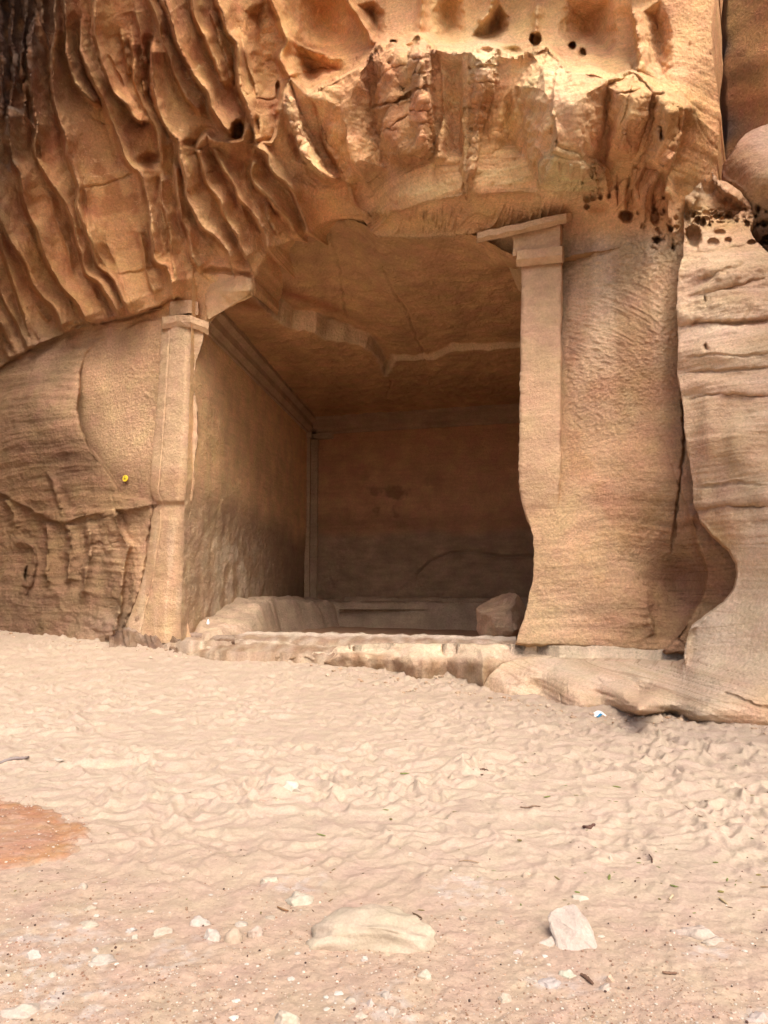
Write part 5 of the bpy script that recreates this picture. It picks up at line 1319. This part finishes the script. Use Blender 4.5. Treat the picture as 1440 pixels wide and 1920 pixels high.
stick([(1217, 1604), (1222, 1612), (1223, 1620)], .005, 'small dark upright twig in the sand at right', BR_)
stick([(1284, 1512), (1298, 1524), (1305, 1530)], .003, 'long thin dry stem far right in the sand', (.16, .1, .06))
stick([(860, 1617), (880, 1616), (898, 1620)], .003, 'thin pale brown straw left of the small tan pebble', (.3, .2, .12))
stick([(1089, 1830), (1100, 1837), (1112, 1848)], .009, 'dark brown stick beside the white elongated stone', (.13, .075, .05), 'twig')
stick([(1242, 1826), (1252, 1828), (1270, 1828)], .006, 'short dark stick below the curved slab', (.18, .1, .07))
stick([(1348, 1686), (1356, 1692), (1364, 1698)], .006, 'curled dry leaf stalk above the curved slab', (.35, .26, .15))
stick([(520, 1703), (530, 1708), (541, 1711)], .005, 'short brown stick left of the large tan rock', (.22, .12, .06))
stick([(1060, 1577), (1035, 1645), (1030, 1660)], .003, 'x', BR_) if False else None
stick([(1255, 1690), (1262, 1680)], .007, 'dry pale leaf near the long curved slab', (.5, .38, .25), 'dry_leaf', 'leaf')
stick([(-12, 1434), (5, 1430), (25, 1427), (45, 1423), (53, 1421)], .016, 'long grey feather lying on the sand at the left edge', (.22, .18, .17), 'feather', 'feather')

# ------------------------------------------------------------------ gravel, red patch, litter (uncountable)
def scatter(name, n, region, size, cols, seed, squash=0.6, label=None, cat=None, elong=1.0, bury=0.3, mask=None, lift=0.0):
    r = np.random.RandomState(seed)
    ico = np.array([[0, 0, 1], [.894, 0, .447], [.276, .851, .447], [-.724, .526, .447], [-.724, -.526, .447], [.276, -.851, .447], [.724, .526, -.447], [-.276, .851, -.447], [-.894, 0, -.447], [-.276, -.851, -.447], [.724, -.526, -.447], [0, 0, -1]])
    fc = np.array([[0,1,2],[0,2,3],[0,3,4],[0,4,5],[0,5,1],[1,6,2],[2,7,3],[3,8,4],[4,9,5],[5,10,1],[6,7,2],[7,8,3],[8,9,4],[9,10,5],[10,6,1],[11,7,6],[11,8,7],[11,9,8],[11,10,9],[11,6,10]])
    X, Y = region(r, n)
    if mask is not None:
        k = mask(X, Y, r); X, Y = X[k], Y[k]
    n = len(X); Z = sand_h(X, Y) + lift
    s = size[0] * np.exp(r.rand(n) ** 3 * math.log(size[1] / size[0]))
    a = r.rand(n) * 2 * np.pi; el = 1 + (elong - 1) * r.rand(n)
    V = ico[None] * (1 + 0.35 * (r.rand(n, 12, 1) - 0.5))
    V = V * np.stack([s * el, s / np.sqrt(el), s * squash * (0.7 + .6 * r.rand(n))], -1)[:, None]
    c, sn = np.cos(a)[:, None], np.sin(a)[:, None]
    W_ = np.stack([V[..., 0] * c - V[..., 1] * sn, V[..., 0] * sn + V[..., 1] * c, V[..., 2]], -1)
    W_ = W_ + np.stack([X, Y, Z + s * squash * (1 - 2 * bury)], -1)[:, None]
    T = (fc[None] + 12 * np.arange(n)[:, None, None]).reshape(-1, 3)
    cc = np.array(cols)[r.randint(0, len(cols), n)] * (0.85 + 0.3 * r.rand(n, 1))
    C = np.repeat(cc[:, None], 12, 1).reshape(-1, 3)
    o = rawmesh(name, W_.reshape(-1, 3), T, M_stone, None, C, sm=False)
    return tag(o, label, cat, kind='stuff')
def near_reg(v0, v1, pw=1.0):
    def f(r, n):
        v = v0 + (v1 - v0) * r.rand(n) ** pw; u = r.uniform(-80, 1520, n)
        q = Pz(u, v, 0.0); return q[:, 0], q[:, 1]
    return f
scatter('gravel', 24000, near_reg(1560, 2000, .7), (.0022, .008), [(.37, .25, .175), (.42, .31, .24), (.28, .18, .125), (.46, .39, .32), (.24, .145, .095)], 1, label='coarse pinkish grit covering the foreground', cat='gravel',
        mask=lambda X, Y, r: r.rand(len(X)) < (1 - smooth(3.0, 5.4, Y + .35 * X)) * (0.55 + 0.6 * perlin(X * 1.5, Y * 1.5, 901)))
scatter('gravel', 900, near_reg(1640, 1990), (.005, .022), [(.47, .42, .36), (.5, .46, .4), (.42, .35, .28)], 2, label='small white chips strewn over the foreground grit', cat='gravel', squash=.35, bury=.45,
        mask=lambda X, Y, r: r.rand(len(X)) < (0.12 + 0.9 * smooth(0.05, 0.45, perlin(X * 1.1 + 4, Y * 2.2, 902))) * (1 - smooth(3.6, 5.2, Y + .35 * X)))
scatter('animal_droppings', 110, near_reg(1560, 1990), (.004, .007), [(.06, .04, .035), (.09, .05, .04)], 4, label='small dark droppings dotted over the foreground', cat='droppings', squash=.9, bury=.1)
scatter('leaf_litter', 700, near_reg(1385, 1720), (.005, .017), [(.10, .065, .04), (.16, .13, .05), (.14, .16, .05), (.2, .13, .08)], 5, label='bits of dark leaf and twig strewn over the trampled sand', cat='litter', squash=.35, elong=3.5, bury=.0,
        mask=lambda X, Y, r: r.rand(len(X)) < np.clip(0.28 + 0.5 * X / 2.2 + 0.5 * perlin(X * .9, Y * .9, 903), 0.06, 1))
_bu = [-150, 0, 100, 215, 300, 370, 480, 612, 700, 790, 838, 905, 1000, 1100, 1200, 1300, 1440, 1560]
_bv = [1172, 1186, 1196, 1208, 1219, 1230, 1242, 1254, 1262, 1288, 1274, 1304, 1322, 1340, 1346, 1353, 1364, 1376]
_bp = np.array([ground_pt(a, b) for a, b in zip(_bu, _bv)])
def base_reg(r, n):
    t = r.rand(n) * (len(_bu) - 1); x = np.interp(t, range(len(_bu)), _bp[:, 0]); y = np.interp(t, range(len(_bu)), _bp[:, 1])
    o_ = np.abs(r.normal(0, .35, n)) - .05
    return x - .45 * o_, y - .9 * o_
scatter('rubble', 700, base_reg, (.010, .05), [(.40, .28, .19), (.46, .34, .24), (.34, .22, .14), (.5, .4, .3)], 8, label='flakes and crumbs of fallen rock lying along the foot of the cliff and ledges', cat='rubble', squash=.5, bury=.3)
def red_patch():
    poly_px = [(-200, 1470), (-60, 1490), (0, 1498), (40, 1501), (85, 1513), (130, 1530), (160, 1546), (175, 1562), (168, 1580), (162, 1592), (130, 1606), (80, 1618), (40, 1628), (0, 1636), (-80, 1650), (-200, 1660)]
    pp = np.array([Pz(u, v, 0.0)[:2] for u, v in poly_px])
    a = np.arange(pp[:, 0].min(), pp[:, 0].max() + .05, .018); b = np.arange(pp[:, 1].min() - .05, pp[:, 1].max() + .05, .018)
    X, Y = np.meshgrid(a, b)
    Xw = X + .06 * perlin(X * 4, Y * 4, 911); Yw = Y + .06 * perlin(X * 4, Y * 4, 912)
    d = pdist(pp, Xw, Yw, True)[0] * np.where(pin(pp, Xw, Yw), 1, -1)
    Z = sand_h(X, Y) - .03 + .04 * smooth(-.10, .10, d + .05 * fbm(X * 12, Y * 12, 3, 915)) + .03 * smooth(0, .5, d) + .006 * fbm(X * 14, Y * 14, 3, 913)
    rim = np.exp(-((d - .1) / .12) ** 2)[..., None]
    C = np.array([.33, .19, .12]) * (1 - rim) + np.array([.33, .165, .085]) * rim
    bl = smooth(.16, -.02, d + .06 * fbm(X * 20, Y * 20, 3, 916))[..., None]
    w = smooth(.15, .5, fbm(X * 9, Y * 12, 3, 914))[..., None]
    C = C * (1 - .3 * w) + np.array([.38, .27, .21]) * .3 * w
    C = C * (1 - bl) + np.array([.345, .24, .17]) * bl
    o = rawmesh('gravel_patch', np.stack([X, Y, Z], -1).reshape(-1, 3), quads(len(b), len(a)), M_sand, None, C.reshape(-1, 3))
    tag(o, 'low mound of reddish gravel at the left edge', 'gravel', kind='stuff')
    return pp
PP = red_patch()
def red_reg(r, n):
    x = r.uniform(PP[:, 0].min(), PP[:, 0].max(), n); y = r.uniform(PP[:, 1].min(), PP[:, 1].max(), n)
    k = pin(PP, x, y); return x[k], y[k]
scatter('gravel', 2600, red_reg, (.003, .010), [(.3, .16, .1), (.38, .27, .2), (.3, .19, .13), (.42, .35, .29)], 6, label='chips lying on the red gravel mound', cat='gravel', bury=-.6, squash=.5, lift=.03)

# ------------------------------------------------------------------ number disc, marker post, litter
M_yel = plain('yellow_paint', (.80, .58, .04), .45); M_blk = plain('black_paint', (.02, .02, .02), .5); M_wht = plain('white_paint', (.85, .85, .84), .5); M_blu = plain('blue_plastic', (.03, .22, .42), .3)
def cyl_mesh(name, r, h, ctr, axis_dir, mat, parent=None, n=40, bevel=.15):
    ax = np.array(axis_dir, float); ax /= np.linalg.norm(ax)
    a = np.cross(ax, [0, 0, 1.0]); a /= np.linalg.norm(a); b = np.cross(a, ax)
    prof = [(0, -h / 2), (r * .97, -h / 2), (r, -h / 2 + h * .2), (r, h / 2 - h * .2), (r * .97, h / 2), (0, h / 2)]
    V = []
    for rr_, hh in prof:
        for k in range(n):
            an = 2 * math.pi * k / n; V.append(np.array(ctr) + ax * hh + a * rr_ * math.cos(an) + b * rr_ * math.sin(an))
    i = np.arange(len(prof) * n).reshape(len(prof), n); j = np.roll(i, -1, 1)
    Q = np.stack([i[:-1], i[1:], j[1:], j[:-1]], -1).reshape(-1, 4)
    return rawmesh(name, np.array(V), Q, mat, parent, sm=False)
dc = P(235, 897, float(Df(235)) + .10); fn = np.array([-.45, -.89, 0.0]); fn /= np.linalg.norm(fn)
NM = cyl_mesh('number_disc', .074, .03, dc, -fn, M_yel, None)
NM['_o'] = tuple(NM.location)
tag(NM, 'small round yellow disc with black numerals on smooth rock beside the left pilaster', 'number sign')
def numeral(pts, r, name='numeral'):
    ux = np.array([-fn[1], fn[0], 0.0]); ux = ux if ux[0] > 0 else -ux
    P3 = [dc + fn * .019 + ux * a + np.array([0, 0, b]) for a, b in pts]
    V = []; k = 6; n = len(P3); P3 = np.array(P3)
    for i in range(n):
        t = P3[min(i + 1, n - 1)] - P3[max(i - 1, 0)]; t /= np.linalg.norm(t); s = np.cross(t, fn)
        for j in range(k):
            an = 2 * math.pi * j / k; V.append(P3[i] + s * r * math.cos(an) + fn * r * .6 * math.sin(an))
    i = np.arange(n * k).reshape(n, k); j = np.roll(i, -1, 1)
    Q = np.stack([i[:-1], j[:-1], j[1:], i[1:]], -1).reshape(-1, 4)
    return rawmesh(name, np.array(V), Q, M_blk, NM)
numeral([(-.013, .048), (-.020, .030), (-.024, .008), (-.026, -.028)], .0075)
numeral([(.010 + .013 * math.cos(a), -.010 + .019 * math.sin(a)) for a in np.linspace(0.9, 7.3, 18)], .006)

mk = P(390, 1178, 16.3)
MP = thing('marker_post', 'tiny white post with a pointed top standing on the sill beside the left pilaster foot', 'marker', (float(mk[0]), float(mk[1]), float(mk[2])))
MP['_o'] = tuple(float(a) for a in mk)
cyl_mesh('post', .018, .12, mk + np.array([0, 0, .06]), (0, 0, 1), M_wht, MP, n=14)
def cone(name, ctr, r0, r1, z0, z1, mat, parent, n=16):
    V = [[ctr[0] + r0 * math.cos(2 * math.pi * k / n), ctr[1] + r0 * math.sin(2 * math.pi * k / n), z0] for k in range(n)] + [[ctr[0] + r1 * math.cos(2 * math.pi * k / n), ctr[1] + r1 * math.sin(2 * math.pi * k / n), z1] for k in range(n)]
    i = np.arange(n); j = np.roll(i, -1)
    Q = np.stack([i, j, j + n, i + n], -1)
    return rawmesh(name, np.array(V), Q, mat, parent)
cone('post_head', mk, .036, .006, mk[2] + .10, mk[2] + .19, M_wht, MP); cone('post_collar', mk, .018, .036, mk[2] + .075, mk[2] + .10, M_wht, MP)

def litter():
    g = ground_pt(1126, 1345)
    L_ = thing('litter_wrapper', 'scrap of white plastic with a blue inside half buried in sand before the ledge', 'litter', tuple(float(a) for a in g))
    L_['_o'] = tuple(float(a) for a in g)
    def arch(name, w, h, dep, th, mat, y0):
        n = 24; V = []
        for k in range(n + 1):
            t = k / n; x = (t - .5) * w; z = h * (math.sin(math.pi * t) ** 0.8)
            for (dy, dz) in ((0, 0), (dep, 0.01), (dep, -th), (0, -th)): V.append([g[0] + x, g[1] + y0 + dy, g[2] + z + dz - .01])
        V = np.array(V); i = np.arange((n + 1) * 4).reshape(n + 1, 4); j = np.roll(i, -1, 1)
        Q = np.stack([i[:-1], j[:-1], j[1:], i[1:]], -1).reshape(-1, 4)
        return rawmesh(name, V, Q, mat, L_, sm=False)
    arch('wrapper', .20, .07, .09, .03, M_wht, 0.0); arch('blue_lining', .095, .060, .10, .035, M_blu, -.012)
litter()
bpy.context.view_layer.update()
for o in bpy.data.objects:
    if '_o' in o: del o['_o']
